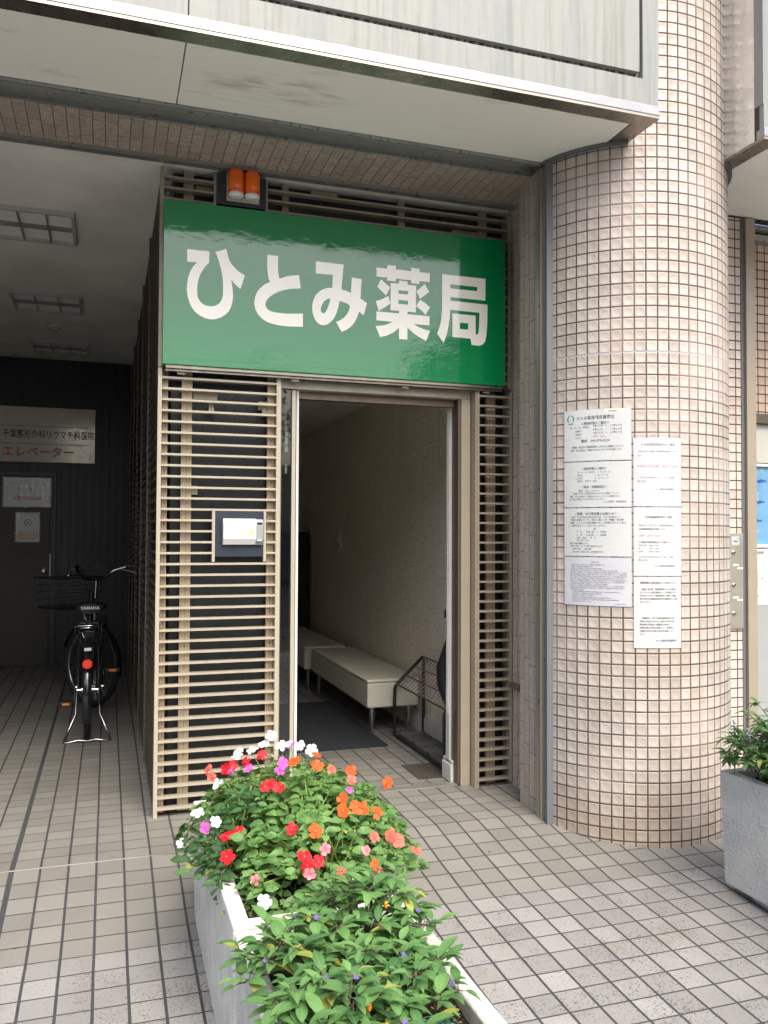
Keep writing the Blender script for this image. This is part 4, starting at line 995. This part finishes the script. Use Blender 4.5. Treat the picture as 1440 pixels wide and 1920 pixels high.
# ------------------------------------------------------------------ bicycle (seen from behind, front wheel steered left)
bk = thing('bicycle', (-.118, 6.9, 0), 'black city bicycle with a wire basket on its double stand in the passage', 'bicycle')
BX, RY, FY, WR = -.118, 6.30, 7.45, .345
def Lm(T=None): m = MB(); m.T = T; return m
SW = Matrix.Translation((BX+.012, 7.44, 0)) @ Matrix.Rotation(math.radians(38), 4, 'Z')
ST = Matrix.Translation((BX, 7.28, 0)) @ Matrix.Rotation(math.radians(38), 4, 'Z')    # steering frame: +y forward
def wheel(T, y, nm):
    m = Lm(T); m.torus((0, y, WR), WR-.022, .022, (1, 0, 0), 48, 10); w = smooth_by_angle(m.build('wheel', MAT['rubber'], bk), 80)
    m = Lm(T); m.torus((0, y, WR), WR-.046, .009, (1, 0, 0), 48, 6); smooth_by_angle(m.build('rim', MAT['chrome'], w), 80)
    m = Lm(T)
    for i in range(28):
        a = 2*PI*i/28; b = a+(.35 if i % 2 else -.35); sx = .025 if i % 4 < 2 else -.025
        m.tube([(sx, y+.022*math.cos(b), WR+.022*math.sin(b)), (0, y+(WR-.05)*math.cos(a), WR+(WR-.05)*math.sin(a))], .0012, 4)
    m.build('spokes', MAT['chrome'], w)
    m = Lm(T); m.cyl((-.045, y, WR), (.045, y, WR), .022, n=14); m.cyl((-.075, y, WR), (.075, y, WR), .007, n=8); smooth_by_angle(m.build('hub', MAT['chrome'], w))
TB = Matrix.Translation((BX, 0, 0))
wheel(TB, RY, 'rear'); wheel(SW, .02, 'front')
def fender(T, y, a0, a1, w=.028, r=.368):
    m = Lm(T); vs = []; k = 20
    for i in range(k+1):
        a = math.radians(a0+(a1-a0)*i/k)
        for j in range(5):
            q = -1+j*.5; rr = r-.010*q*q; vs.append((w*q, y+rr*math.cos(a), WR+rr*math.sin(a)))
    m.add(vs, [(i*5+j, i*5+j+1, i*5+6+j, i*5+5+j) for i in range(k) for j in range(4)]); smooth_by_angle(m.build('mudguard', MAT['blackpaint'], bk), 80)
fender(TB, RY, 55, 208); fender(SW, .02, 20, 190)
m = Lm(TB)
for s_ in (-1, 1):
    m.tube([(.062*s_, RY, WR), (.052*s_, RY+.25, .52), (.02*s_, RY+.43, .70)], .009, 8)     # seat stays
    m.tube([(.062*s_, RY, WR), (.05*s_, RY+.45, .30)], .010, 8)
m.tube([(0, RY+.50, .28), (0, RY+.42, .84)], .020, 10); m.tube([(0, RY+.50, .29), (0, RY+.72, .36), (0, RY+.98, .80)], .026, 10); m.tube([(0, RY+.97, .74), (0, RY+.93, .98)], .022, 10)
smooth_by_angle(m.build('frame', MAT['blackpaint'], bk), 70)
m = Lm(SW)
for s_ in (-1, 1): m.tube([(.02*s_, -.13, .76), (.05*s_, -.10, .66), (.055*s_, .02, WR)], .011, 8)
smooth_by_angle(m.build('fork', MAT['blackpaint'], bk), 70)
m = Lm(ST); m.tube([(0, -.045, .92), (0, -.055, 1.06)], .013, 10)
hb = [(-.315, -.20, 1.17), (-.25, -.14, 1.175), (-.17, -.06, 1.14), (-.10, -.03, 1.08), (0, -.045, 1.062), (.10, -.03, 1.08), (.17, -.06, 1.14), (.25, -.14, 1.175), (.315, -.20, 1.17)]
m.tube(hb, .0115, 10); smooth_by_angle(m.build('handlebar', MAT['chrome'], bk), 70)
for s_ in (-1, 1):
    m = Lm(ST); m.tube([(s_*.235, -.125, 1.176), (s_*.335, -.215, 1.168)], .018, 10); smooth_by_angle(m.build('grip', MAT['black'], bk))
    m = Lm(ST); m.tube([(s_*.20, -.09, 1.16), (s_*.24, -.06, 1.145), (s_*.33, -.15, 1.12)], .006, 6); m.build('brake_lever', MAT['chrome'], bk)
m = Lm(ST); m.tube([(-.2, -.09, 1.16), (-.12, .02, 1.19), (-.03, .06, 1.12), (0, .05, .95)], .004, 6); m.tube([(.2, -.09, 1.16), (.10, .06, 1.22), (0, .10, 1.15), (.0, .06, .95)], .004, 6); m.build('cable', MAT['black'], bk)
# basket
m = Lm(ST); c0 = (0, .28)
def ring(z, hx, hy, r): m.tube([(-hx, c0[1]-hy, z), (hx, c0[1]-hy, z), (hx, c0[1]+hy, z), (-hx, c0[1]+hy, z)], r, 6, closed=True)
ring(1.08, .23, .17, .007); ring(1.02, .222, .163, .003); ring(.96, .215, .157, .003); ring(.90, .207, .15, .003); ring(.84, .20, .145, .005)
for i in range(17):
    q = -1+i/8
    for sg_ in (-1, 1): m.tube([(q*.20, c0[1]+sg_*.145, .84), (q*.23, c0[1]+sg_*.17, 1.08)], .0026, 4)
for i in range(13):
    q = -1+i/6
    for sg_ in (-1, 1): m.tube([(sg_*.20, c0[1]+q*.145, .84), (sg_*.23, c0[1]+q*.17, 1.08)], .0026, 4)
for i in range(9): m.tube([(-.2+.05*i, c0[1]-.145, .84), (-.2+.05*i, c0[1]+.145, .84)], .002, 4)
m.box(-.20, .20, c0[1]-.145, c0[1]+.145, .825, .836)
m.build('basket', MAT['black'], bk)
m = Lm(TB)   # saddle: broad rear, narrow nose
prof = [(-.13, .085, .915), (-.10, .118, .925), (-.04, .115, .928), (.04, .075, .925), (.12, .035, .92), (.17, .02, .912)]
vs = []
for (yy, hw, zz) in prof:
    for k in range(12):
        a = 2*PI*k/12; vs.append((hw*math.cos(a), RY+.44+yy, zz-.022+(.030 if math.sin(a) > 0 else .045)*math.sin(a)))
m.add(vs, [(i*12+k, i*12+(k+1) % 12, (i+1)*12+(k+1) % 12, (i+1)*12+k) for i in range(5) for k in range(12)]+[tuple(range(11, -1, -1)), tuple(60+k for k in range(12))])
sd_ = smooth_by_angle(m.build('saddle', MAT['saddle'], bk), 60)
m = MB(); text_on(m, 'YAMAHA', BX, -.895, .032, lambda u, v: (u, RY+.296, -v), 'C', bold=.03); m.build('maker_name', MAT['white'], sd_)
m = Lm(TB)
for s_ in (-1, 1): m.tube([(s_*.035, RY+.36, .80+.0), (s_*.035, RY+.36, .87)], .014, 8)
m.tube([(0, RY+.42, .80), (0, RY+.43, .90)], .013, 8); m.build('seat_spring', MAT['chrome'], bk)
m = Lm(TB)   # rear rack
m.tube([(-.062, RY+.30, .80), (-.062, RY-.16, .80), (-.04, RY-.19, .80), (.04, RY-.19, .80), (.062, RY-.16, .80), (.062, RY+.30, .80)], .007, 8)
for x in (-.022, .022): m.tube([(x, RY+.30, .80), (x, RY-.19, .80)], .005, 6)
for y in (-.05, .12): m.tube([(-.062, RY+y, .80), (.062, RY+y, .80)], .005, 6)
m.tube([(-.085, RY-.15, .76), (-.085, RY-.15, .808), (-.06, RY-.17, .812), (.06, RY-.17, .812), (.085, RY-.15, .808), (.085, RY-.15, .76)], .006, 6)
for s_ in (-1, 1): m.tube([(s_*.068, RY, WR), (s_*.066, RY-.02, .80)], .006, 6)
smooth_by_angle(m.build('rear_rack', MAT['chrome'], bk), 60)
m = Lm(TB); m.lathe([(.033, 0), (.033, .012), (.026, .020)], (0, RY-.345, .575), (0, -1, 0), 20); m.build('tail_reflector', MAT['red_refl'], bk)
m = Lm(TB); m.box(-.022, .022, RY-.285, RY-.280, .655, .675); m.build('rack_label', MAT['white'], bk)
m = Lm(TB); m.box(-.075, .075, RY+.40, RY+.46, .45, .78) if False else m.box(-.04, .04, RY+.37, RY+.45, .42, .72); m.build('battery', MAT['black'], bk, bevel=.01)
m = Lm(TB)   # double-leg stand
m.tube([(-.075, RY, .33), (-.08, RY-.02, .18), (-.15, RY-.10, .025), (-.155, RY-.12, .012), (-.13, RY-.13, .010), (-.06, RY-.12, .022), (.0, RY-.12, .014), (.06, RY-.12, .022), (.13, RY-.13, .010), (.155, RY-.12, .012), (.15, RY-.10, .025), (.08, RY-.02, .18), (.075, RY, .33)], .0065, 8)
smooth_by_angle(m.build('stand', MAT['chrome'], bk), 70)
m = Lm(TB); m.cyl((-.10, RY+.50, .28), (.10, RY+.50, .28), .018, n=12); m.tube([(-.10, RY+.50, .28), (-.105, RY+.48, .17)], .009, 8); m.tube([(.10, RY+.50, .28), (.105, RY+.52, .40)], .009, 8); m.build('crank', MAT['chrome'], bk)
for s_, z in ((-1, .165), (1, .405)):
    m = Lm(TB); x0, x1 = sorted((s_*.115, s_*.215)); m.box(x0, x1, RY+.45, RY+.53, z-.014, z+.014); p = m.build('pedal', MAT['black'], bk, bevel=.004)
    m = Lm(TB); m.box(x0+.025, x1-.025, RY+.446, RY+.4495, z-.008, z+.008); m.build('pedal_reflector', MAT['orange_refl'], p)
m = Lm(TB); m.box(.068, .085, RY-.05, RY+.58, .24, .37); m.build('chain_case', MAT['black'], bk, bevel=.008)

# ------------------------------------------------------------------ planters
def trough(x0, x1, y0, y1, zb, zt, wall, mat, label, group, feet=False, soilz=None, bev=.008):
    t = thing('planter', ((x0+x1)/2, (y0+y1)/2, zb), label, 'planter', group)
    m = MB(); tp = .012
    o = [(x0+tp, y0+tp), (x1-tp, y0+tp), (x1-tp, y1-tp), (x0+tp, y1-tp)]; O = [(x0, y0), (x1, y0), (x1, y1), (x0, y1)]
    I = [(x0+wall, y0+wall), (x1-wall, y0+wall), (x1-wall, y1-wall), (x0+wall, y1-wall)]
    zf = zb+(.045 if feet else 0)
    vs = [(x, y, zf) for x, y in o]+[(x, y, zt) for x, y in O]+[(x, y, zt) for x, y in I]+[(x, y, zt-.14) for x, y in I]
    fs = [(3, 2, 1, 0)]
    for i in range(4):
        j = (i+1) % 4; fs += [(i, j, 4+j, 4+i), (4+i, 4+j, 8+j, 8+i), (8+i, 8+j, 12+j, 12+i)]
    fs += [(12, 13, 14, 15)]
    m.add(vs, fs); m.build('trough', MAT[mat], t, bevel=bev)
    if feet:
        for yy in (y0+.15, y1-.25): MB().box(x0+.06, x1-.06, yy, yy+.12, zb-.02, zf-.001).build('foot', MAT[mat], t)
    sz = soilz or zt-.04
    m = MB(); nx, ny = 24, 50
    vs = [(x0+wall+.001+(x1-x0-2*wall-.002)*i/nx, y0+wall+.001+(y1-y0-2*wall-.002)*j/ny, sz+random.uniform(-.008, .008)) for j in range(ny+1) for i in range(nx+1)]
    m.add(vs, [(j*(nx+1)+i, j*(nx+1)+i+1, (j+1)*(nx+1)+i+1, (j+1)*(nx+1)+i) for j in range(ny) for i in range(nx)]); m.build('soil', MAT['soil'], t, smooth=True)
    return t
PT = .385
trough(.335, .845, 2.305, 3.44, -.115, PT, .05, 'concrete', 'long concrete planter overflowing with red, white and orange flowers', 'concrete planters in front of the doorway')
trough(.335, .845, 1.10, 2.28, -.17, PT, .05, 'concrete', 'concrete planter nearest the camera, holding leafy pepper plants', 'concrete planters in front of the doorway')
trough(2.567, 3.1, 1.9, 3.067, -.11, .423, .05, 'rough_concrete', 'rough grey concrete planter at the right edge by the column', 'concrete planters in front of the doorway', feet=True)
# net on the soil at the near end
m = MB()
for i in range(24):
    y = 1.62+i*.008; m.tube([(.60+.012*k, y+.003*math.sin(k*1.3+i), PT-.020+.012*math.sin(k*.5)+.004*math.sin(i+k)) for k in range(13)], .0011, 4)
for k in range(14):
    m.tube([(.60+.0115*k+.003*math.sin(i*1.1), 1.62+i*.016, PT-.020+.012*math.sin(k*.5)) for i in range(12)], .0011, 4)
prop(m.build('garden_net', MAT['net']), 'scrap of green plastic netting on the soil of the nearest planter', 'net')

# ------------------------------------------------------------------ plants
MAT['imp_leaf'] = mat_leaf('impatiens_leaf', (.055, .15, .035), (.19, .36, .10), (.22, .36, .12), .38)
MAT['imp_leaf_dark'] = mat_leaf('dark_impatiens_leaf', (.03, .085, .03), (.08, .18, .06), (.16, .26, .11), .38)
MAT['pep_leaf'] = mat_leaf('pepper_leaf', (.06, .16, .055), (.18, .36, .11), (.26, .40, .14), .30)
MAT['sage_leaf'] = mat_leaf('sage_leaf', (.045, .12, .04), (.12, .24, .09), (.25, .36, .18), .5)
PET = dict(red=mat_petal('red_petal', (.72, .012, .022), (.40, .003, .01)), orange=mat_petal('orange_petal', (.85, .105, .012), (.75, .06, .01)),
           coral=mat_petal('coral_petal', (.85, .16, .12), (.75, .05, .05)), pink=mat_petal('magenta_petal', (.75, .13, .55), (.55, .03, .3)),
           white=mat_petal('white_petal', (.82, .84, .86), (.70, .74, .60)), rose=mat_petal('rose_petal', (.85, .25, .30), (.6, .02, .06)))

def leaf(m, p, d, up, Ln, Wd, droop=.3, fold=.25, tint=.5, seg=5, curl=0.0):
    d = Vector(d).normalized(); up = Vector(up); s_ = d.cross(up)
    if s_.length < 1e-4: s_ = d.orthogonal()
    s_.normalize(); n_ = s_.cross(d).normalized(); p = Vector(p); b = len(m.v)
    for i in range(seg+1):
        t = i/seg; w = Wd*.5*(math.sin(PI*min(1, t**.85))**.85 if 0 < t < 1 else 0.0)
        if t > .75: w *= 1-.25*(t-.75)/.25
        c = p+d*(Ln*(t-.18*droop*t*t))+n_*(-droop*Ln*t*t*.75)
        e = n_*(w*fold); wv = n_*(curl*Wd*math.sin(t*9))
        m.v += [c-s_*w+e+wv, c, c+s_*w+e-wv]
    for i in range(seg):
        for k in range(2):
            a = b+i*3+k; m.f.append((a, a+1, a+4, a+3))
            t0, t1 = i/seg, (i+1)/seg; u0, u1 = k*.5, (k+1)*.5
            m.uv += [(t0, u0), (t0, u1), (t1, u1), (t1, u0)]; m.tint.append(tint)
def flower(m, p, nrm, R, rot=0.0):
    n_ = Vector(nrm).normalized(); e = n_.orthogonal().normalized(); g = n_.cross(e); p = Vector(p)
    for k in range(5):
        a = rot+2*PI*k/5+random.uniform(-.08, .08); d = e*math.cos(a)+g*math.sin(a); s_ = n_.cross(d); b = len(m.v)
        Rk = R*(1.0 if k else 1.12)*random.uniform(.92, 1.06); lift = random.uniform(-.35, .30); cup = random.uniform(-.1, .3)
        rows = [(0, .05), (.32, .24), (.66, .43), (.90, .36), (1.0, .12)]
        for t, w in rows:
            c = p+d*(Rk*t)+n_*(Rk*(lift*t*t+.08*(k % 2))+.001*k)
            m.v += [c-s_*(w*Rk)+n_*(cup*w*Rk*.6), c+n_*(0), c+s_*(w*Rk)+n_*(cup*w*Rk*.6)]
        for i in range(4):
            for q in range(2):
                x = b+i*3+q; m.f.append((x, x+1, x+4, x+3))
                m.uv += [(rows[i][0], 0), (rows[i][0], 1), (rows[i+1][0], 1), (rows[i+1][0], 0)]; m.tint.append(.5)

# impatiens mound: one rounded envelope shared by the plants of the far planter
MC = Vector((.65, 2.93, .30)); MR = Vector((.40, .60, .335))
def env(x, y):
    q = 1-((x-MC.x)/MR.x)**2-((y-MC.y)/MR.y)**2
    return MC.z+MR.z*math.sqrt(q) if q > 0 else None
def hit(px, py):
    d = cr*(px-720)/1572.5-cu*(py-960)/1572.5+cw; o = Vector((0, 0, 1.45))
    a = sum((d[i]/MR[i])**2 for i in range(3)); b = sum(d[i]*(o[i]-MC[i])/MR[i]**2 for i in range(3)); c = sum(((o[i]-MC[i])/MR[i])**2 for i in range(3))-1
    D = b*b-a*c
    t = (-b-math.sqrt(D))/a if D > 0 else -b/a
    return o+d*t
plants = [('white', (.42, 3.27), 'white and pink flowered balsam plant at the far left corner of the planter'),
          ('red', (.50, 3.08), 'red flowered balsam plant in the middle left of the flower planter'),
          ('coral', (.38, 3.33), 'coral flowered balsam plant leaning over the far left rim against the louvre'),
          ('pink', (.62, 3.22), 'magenta flowered balsam plant near the top of the mound'),
          ('orange', (.80, 3.10), 'orange flowered balsam plant on the door side of the mound'),
          ('rose', (.62, 2.72), 'rose flowered balsam plant low at the front of the mound'),
          ('white', (.36, 2.86), 'white flowered balsam plant hanging over the left rim'),
          ('red', (.60, 2.66), 'red flowered balsam plant at the front of the mound by the pepper leaves'),
          ('coral', (.88, 2.72), 'coral flowered balsam plant spilling over the right rim'),
          ('white', (.66, 3.40), 'white flowered balsam plant at the very back of the mound'),
          ('orange', (.68, 2.55), 'orange flowered balsam plant nearest the camera side of the mound')]
FL = [('white',510,1386),('white',497,1400),('white',475,1412),('white',451,1416),('white',449,1425),('white',540,1402),('pink',545,1403),('white',563,1404),('white',583,1412),('white',528,1404),
 ('coral',395,1447),('coral',402,1460),('red',493,1421),('red',465,1434),('red',440,1440),('red',427,1447),('pink',438,1450),('pink',470,1446),('pink',528,1450),('pink',532,1436),('orange',552,1435),('orange',593,1441),('orange',592,1422),('coral',619,1448),('orange',654,1451),('orange',722,1471),
 ('white',412,1475),('red',510,1476),('red',500,1480),('red',524,1482),('orange',640,1501),('orange',664,1518),('orange',678,1520),('orange',640,1524),('orange',702,1526),('white',376,1528),('white',410,1544),('white',347,1584),('pink',391,1556),
 ('red',430,1571),('red',452,1562),('red',430,1609),('red',547,1558),('orange',590,1562),('rose',609,1594),('red',571,1609),('red',596,1618),('red',577,1625),('rose',580,1640),('coral',697,1573),('coral',741,1580),('coral',728,1570),('coral',773,1600),('rose',683,1597),('orange',700,1625),('rose',482,1652),('coral',655,1467),('pink',652,1486),('orange',634,1685),('white',498,1692),('coral',640,1640)]
roots = []
for i, (c_, pos, lab) in enumerate(plants):
    roots.append(thing('balsam_plant', (pos[0], pos[1], PT-.04), lab, 'flower plant', 'flowering balsam plants in the far planter'))
def nearest(x, y, col=None):
    best, bi = 9e9, 0
    for i, (c_, pos, _) in enumerate(plants):
        if col and c_ != col: continue
        d = (pos[0]-x)**2+(pos[1]-y)**2
        if d < best: best, bi = d, i
    return bi
LM = [MB() for _ in plants]; SM = [MB() for _ in plants]; FM = {}
random.seed(11)
# leaf clusters spread over and inside the envelope
ntip = 0
while ntip < 560:
    x = random.uniform(MC.x-MR.x, MC.x+MR.x); y = random.uniform(MC.y-MR.y, MC.y+MR.y); ze = env(x, y)
    if ze is None: continue
    k = random.random()**.45
    z = MC.z+(ze-MC.z)*k*random.uniform(.90, 1.05)+.012*math.sin(x*31)+.014*math.sin(y*23)
    if x < .36 and z < .37: continue
    if x > .86 and z < .33: continue
    if z < .30: continue
    i = nearest(x, y); ntip += 1
    out = Vector(((x-MC.x)/MR.x*1.1, (y-MC.y)/MR.y*.9, .75)).normalized()
    tip = Vector((x, y, z)); base = Vector((plants[i][1][0]+random.uniform(-.04, .04), plants[i][1][1]+random.uniform(-.04, .04), PT-.04))
    base.x = min(max(base.x, .42), .77)
    mid = base.lerp(tip, .55)+Vector((0, 0, .02))
    SM[i].tube([base, mid, tip], [.0042, .0034, .0022], 5)
    nl = random.randint(5, 8); a0 = random.random()*6.28; lm = LM[i]
    for q in range(nl):
        a = a0+2.4*q; h = -.012*(q//3)
        hor = Vector((math.cos(a), math.sin(a), 0)); d = (hor*1.0+out*random.uniform(.05, .55)).normalized()
        Ln = random.uniform(.030, .060)*(1.0 if q > 1 else .6); pp_ = tip+Vector((0, 0, h))+hor*.008
        leaf(lm, pp_, d, out, Ln, Ln*random.uniform(.46, .58), random.uniform(.15, .65), random.uniform(.1, .35), min(1, max(0, random.gauss(.55, .24)-.12*(q > 4))))
for col, px, py in FL:
    p = hit(px, py)
    if p.x < .20: p.x = .20
    i = nearest(p.x, p.y, col if col not in ('pink',) or True else None)
    out = Vector(((p.x-MC.x)/MR.x, (p.y-MC.y)/MR.y, .6)).normalized(); tocam = (Vector((0, 0, 1.45))-p).normalized()
    nrm = (out*.45+tocam*.8+Vector((random.uniform(-.6, .6), random.uniform(-.6, .6), random.uniform(-.3, .6)))).normalized()
    pos = p+out*.012
    fm = FM.setdefault((i, col, px, py), MB())
    flower(fm, pos, nrm, random.uniform(.0175, .0245)*(.85 if col in ('pink', 'rose') else 1), random.random()*6)
    SM[i].tube([pos-nrm*.002, pos-nrm*.02-Vector((0, 0, .01)), p-out*.05], .0013, 4)
for i, r_ in enumerate(roots):
    if LM[i].v: LM[i].build('leaves', MAT['imp_leaf_dark'] if plants[i][0] == 'white' and i == 6 else MAT['imp_leaf'], r_, smooth=True)
    if SM[i].v: SM[i].build('stems', MAT['stem'], r_, smooth=True)
for (i, col, a_, b_), fm in FM.items(): fm.build('flower', PET[col], roots[i], smooth=True)

MAT['purple'] = mat_petal('purple_petal', (.20, .12, .45), (.12, .05, .3))
def pepper(cx, cy, cz, R, H, n, label, seed):
    random.seed(seed)
    t = thing('pepper_plant', (cx, cy, cz), label, 'leafy plant', 'leafy pepper plants in the nearest planter')
    sm, lm, fl, fr_ = MB(), MB(), MB(), MB(); base = Vector((cx, cy, cz))
    sm.tube([base, base+Vector((0, 0, H*.45))], [.007, .005], 6)
    for k in range(n):
        a = 2.399*k+random.uniform(-.3, .3); q = math.sqrt((k+.5)/n)
        tip = base+Vector((R*q*math.cos(a), R*q*math.sin(a), H*(1-.50*q*q)*random.uniform(.80, 1.04)))
        mid = base+Vector((R*q*.35*math.cos(a), R*q*.35*math.sin(a), H*.55*random.uniform(.8, 1)))
        sm.tube([base+Vector((0, 0, H*.2)), mid, tip], [.004, .003, .0015], 5)
        for f_ in (.55, .8, 1.0):
            o_ = mid.lerp(tip, f_); nl = 3 if f_ < 1 else 5
            for j in range(nl):
                b = random.random()*6.28 if f_ < 1 else a+j*2.1+random.uniform(-.3, .3); hor = Vector((math.cos(b), math.sin(b), 0))
                Ln = random.uniform(.034, .070)*(.65 if (f_ == 1 and j > 2) else 1)
                d = (hor+Vector((0, 0, random.uniform(-.05, .95)))).normalized()
                sm.tube([o_, o_+d*.015], .001, 4)
                leaf(lm, o_+d*.014, d, (0, 0, 1), Ln, Ln*random.uniform(.36, .48), random.uniform(.2, .75), random.uniform(.15, .4), min(1, max(0, random.gauss(.5, .27))), 6)
        if k % 6 == 0:
            fl = MB(); flower(fl, tip+Vector((.006, -.006, .004)), (.2, -.6, .7), .0062); fl.build('purple_flower', MAT['purple'], t, smooth=True)
        if k % 13 == 5: MB().ball(mid.lerp(tip, .6)+Vector((0, -.01, .01)), .006, .006, .010, 8, 6).build('pepper', MAT['orange_refl'], t, smooth=True)
    lm.build('leaves', MAT['pep_leaf'], t, smooth=True); sm.build('stems', MAT['stem_dark'], t, smooth=True)
pepper(.64, 2.08, PT-.04, .18, .22, 36, 'pepper plant at the far right of the nearest planter, against the flowers', 5)
pepper(.45, 1.95, PT-.04, .17, .20, 30, 'pepper plant at the far left of the nearest planter, over its left rim', 6)
pepper(.62, 1.82, PT-.04, .165, .18, 30, 'pepper plant on the right side of the nearest planter beside bare soil', 7)
pepper(.46, 1.66, PT-.04, .19, .20, 38, 'pepper plant at the bottom of the photo, middle of the nearest planter', 8)
pepper(.36, 1.50, PT-.06, .15, .18, 24, 'lowest pepper plant at the bottom left corner of the nearest planter', 9)

# sage in the right planter
random.seed(21)
sgp = thing('sage_plant', (2.80, 2.88, .38), 'bushy green sage with pale flower spikes in the right-edge planter', 'plant')
lm, sm, fm = MB(), MB(), MB()
for k in range(140):
    base = Vector((2.80+random.uniform(-.14, .16), 2.78+random.uniform(-.20, .20), .38))
    a = random.random()*6.28; q = random.random()**.6
    tip = Vector((2.76+.30*q*math.cos(a), 2.78+.34*q*math.sin(a), .43+.37*(1-.6*q*q)*random.uniform(.3, 1.05)))
    mid = base.lerp(tip, .5)+Vector((0, 0, .03)); sm.tube([base, mid, tip], [.004, .003, .002], 5)
    for f_ in (.35, .6, .8, 1.0):
        o_ = mid.lerp(tip, f_)
        for j in range(3 if f_ < 1 else 6):
            b = random.random()*6.28; d = Vector((math.cos(b), math.sin(b), random.uniform(-.1, .8))).normalized()
            Ln = random.uniform(.04, .065); leaf(lm, o_, d, (0, 0, 1), Ln, Ln*.38, random.uniform(.4, 1.0), .2, min(1, max(0, random.gauss(.5, .27))), 6)
for x, y, h in ((2.60, 2.93, .24), (2.66, 2.78, .20), (2.72, 2.9, .34), (2.85, 2.85, .36), (2.58, 2.99, .30), (2.68, 2.62, .24), (2.64, 2.86, .32)):
    b = Vector((x, y, .44)); sm.tube([b-Vector((0, 0, .05)), b+Vector((0, 0, h*.6))], .0018, 4)
    for k in range(16): fm.ball(b+Vector((random.uniform(-.006, .006), random.uniform(-.006, .006), h*.45+k*.0052)), .0052, n=5, m=4)
lm.build('leaves', MAT['sage_leaf'], sgp, smooth=True); sm.build('stems', MAT['stem'], sgp, smooth=True)
fm.build('flower_spikes', paint('lavender_grey', (.40, .40, .50), .7), sgp, smooth=True)

# ------------------------------------------------------------------ other side of the street (reflected in the glossy sign; unseen tall blocks sized to dim the passage)
def block(x0, x1, h, label, y=-24):
    ob = thing('offcamera_building', ((x0+x1)/2, y-5, -.44), label, 'building', 'buildings across the street')
    MB().box(x0, x1, y-10, y, -.44, h).build('wall', MAT['concrete_wall'], ob)
    for i in range(int((x1-x0)/3)):
        for j in range(int(h/2.9)): MB().box(x0+.8+i*3, x0+2.4+i*3, y+.01, y+.1, 1+j*2.8, 2.6+j*2.8).build('window', MAT['win_dark'], ob)
block(-38, -2.5, 12, 'unseen tall pale block added across the street on the left to dim the passage')
block(-2, 15, 4.2, 'low two storey building across the street between two tall blocks')
block(15.5, 44, 11, 'unseen tall pale block added across the street on the right to dim the passage')
def tree(x, y, h, r, seed, label):
    random.seed(seed); t = thing('street_tree', (x, y, -.44), label, 'tree', 'street trees across the road')
    m = MB(); m.tube([(x, y, -.44), (x+.1, y, h*.3), (x, y+.1, h*.6)], [.18, .13, .08], 10)
    for k in range(7):
        a = k*.9; m.tube([(x, y, h*.35+k*.12), (x+r*.7*math.cos(a), y+r*.7*math.sin(a), h*.6+k*.2)], [.06, .02], 6)
    m.build('trunk', MAT['bark'], t, smooth=True)
    m = MB()
    for c_ in range(34):
        a, b = random.random()*6.28, random.uniform(-.9, 1); q = random.random()**.4
        cc = Vector((x+r*q*math.cos(a), y+r*q*math.sin(a), h*.66+h*.32*b*q))
        for k in range(60):
            p = cc+Vector((random.gauss(0, .3), random.gauss(0, .3), random.gauss(0, .25))); e = Vector((random.gauss(0, 1), random.gauss(0, 1), random.gauss(0, 1))).normalized(); g = e.orthogonal().normalized()
            m.quad(p-e*.07, p-g*.04, p+e*.07, p+g*.04)
    m.build('crown', MAT['treeleaf'], t)
tree(-6.5, -9, 4.6, 1.8, 1, 'leafy street tree opposite the passage'); tree(-2.6, -10, 4.0, 1.6, 2, 'leafy street tree opposite the doorway'); tree(2.5, -11, 5.2, 2.0, 3, 'tall street tree opposite the column'); tree(-10.5, -11, 5.4, 2.0, 4, 'tall street tree at the far end of the row')

# dry leaf litter along the foot of the screens and on the pavement
random.seed(40)
m = MB()
for k in range(90):
    if k < 60: x, y = random.choice([(random.uniform(.27, .85), random.uniform(4.46, 4.54)), (random.uniform(2.03, 2.22), random.uniform(4.40, 4.52)), (random.uniform(.86, .90), random.uniform(4.3, 4.5))])
    else: x, y = random.uniform(-.8, 3.2), random.uniform(1.6, 4.3)
    a = random.random()*6.28; s_ = random.uniform(.004, .013); z = gz(y)+.004
    dx, dy = math.cos(a)*s_, math.sin(a)*s_
    m.add([(x-dx, y-dy, z), (x+dy*.5, y-dx*.5, z+random.uniform(.001, .005)), (x+dx, y+dy, z+.001), (x-dy*.5, y+dx*.5, z+random.uniform(.001, .006))], [(0, 1, 2, 3)])
prop(m.build('leaf_litter', paint('dry_leaf', (.16, .10, .05), .8, var=.4, scale=30)), 'scattered dry leaf crumbs on the tiles and under the louvre screens', 'leaf litter', None, 'stuff')
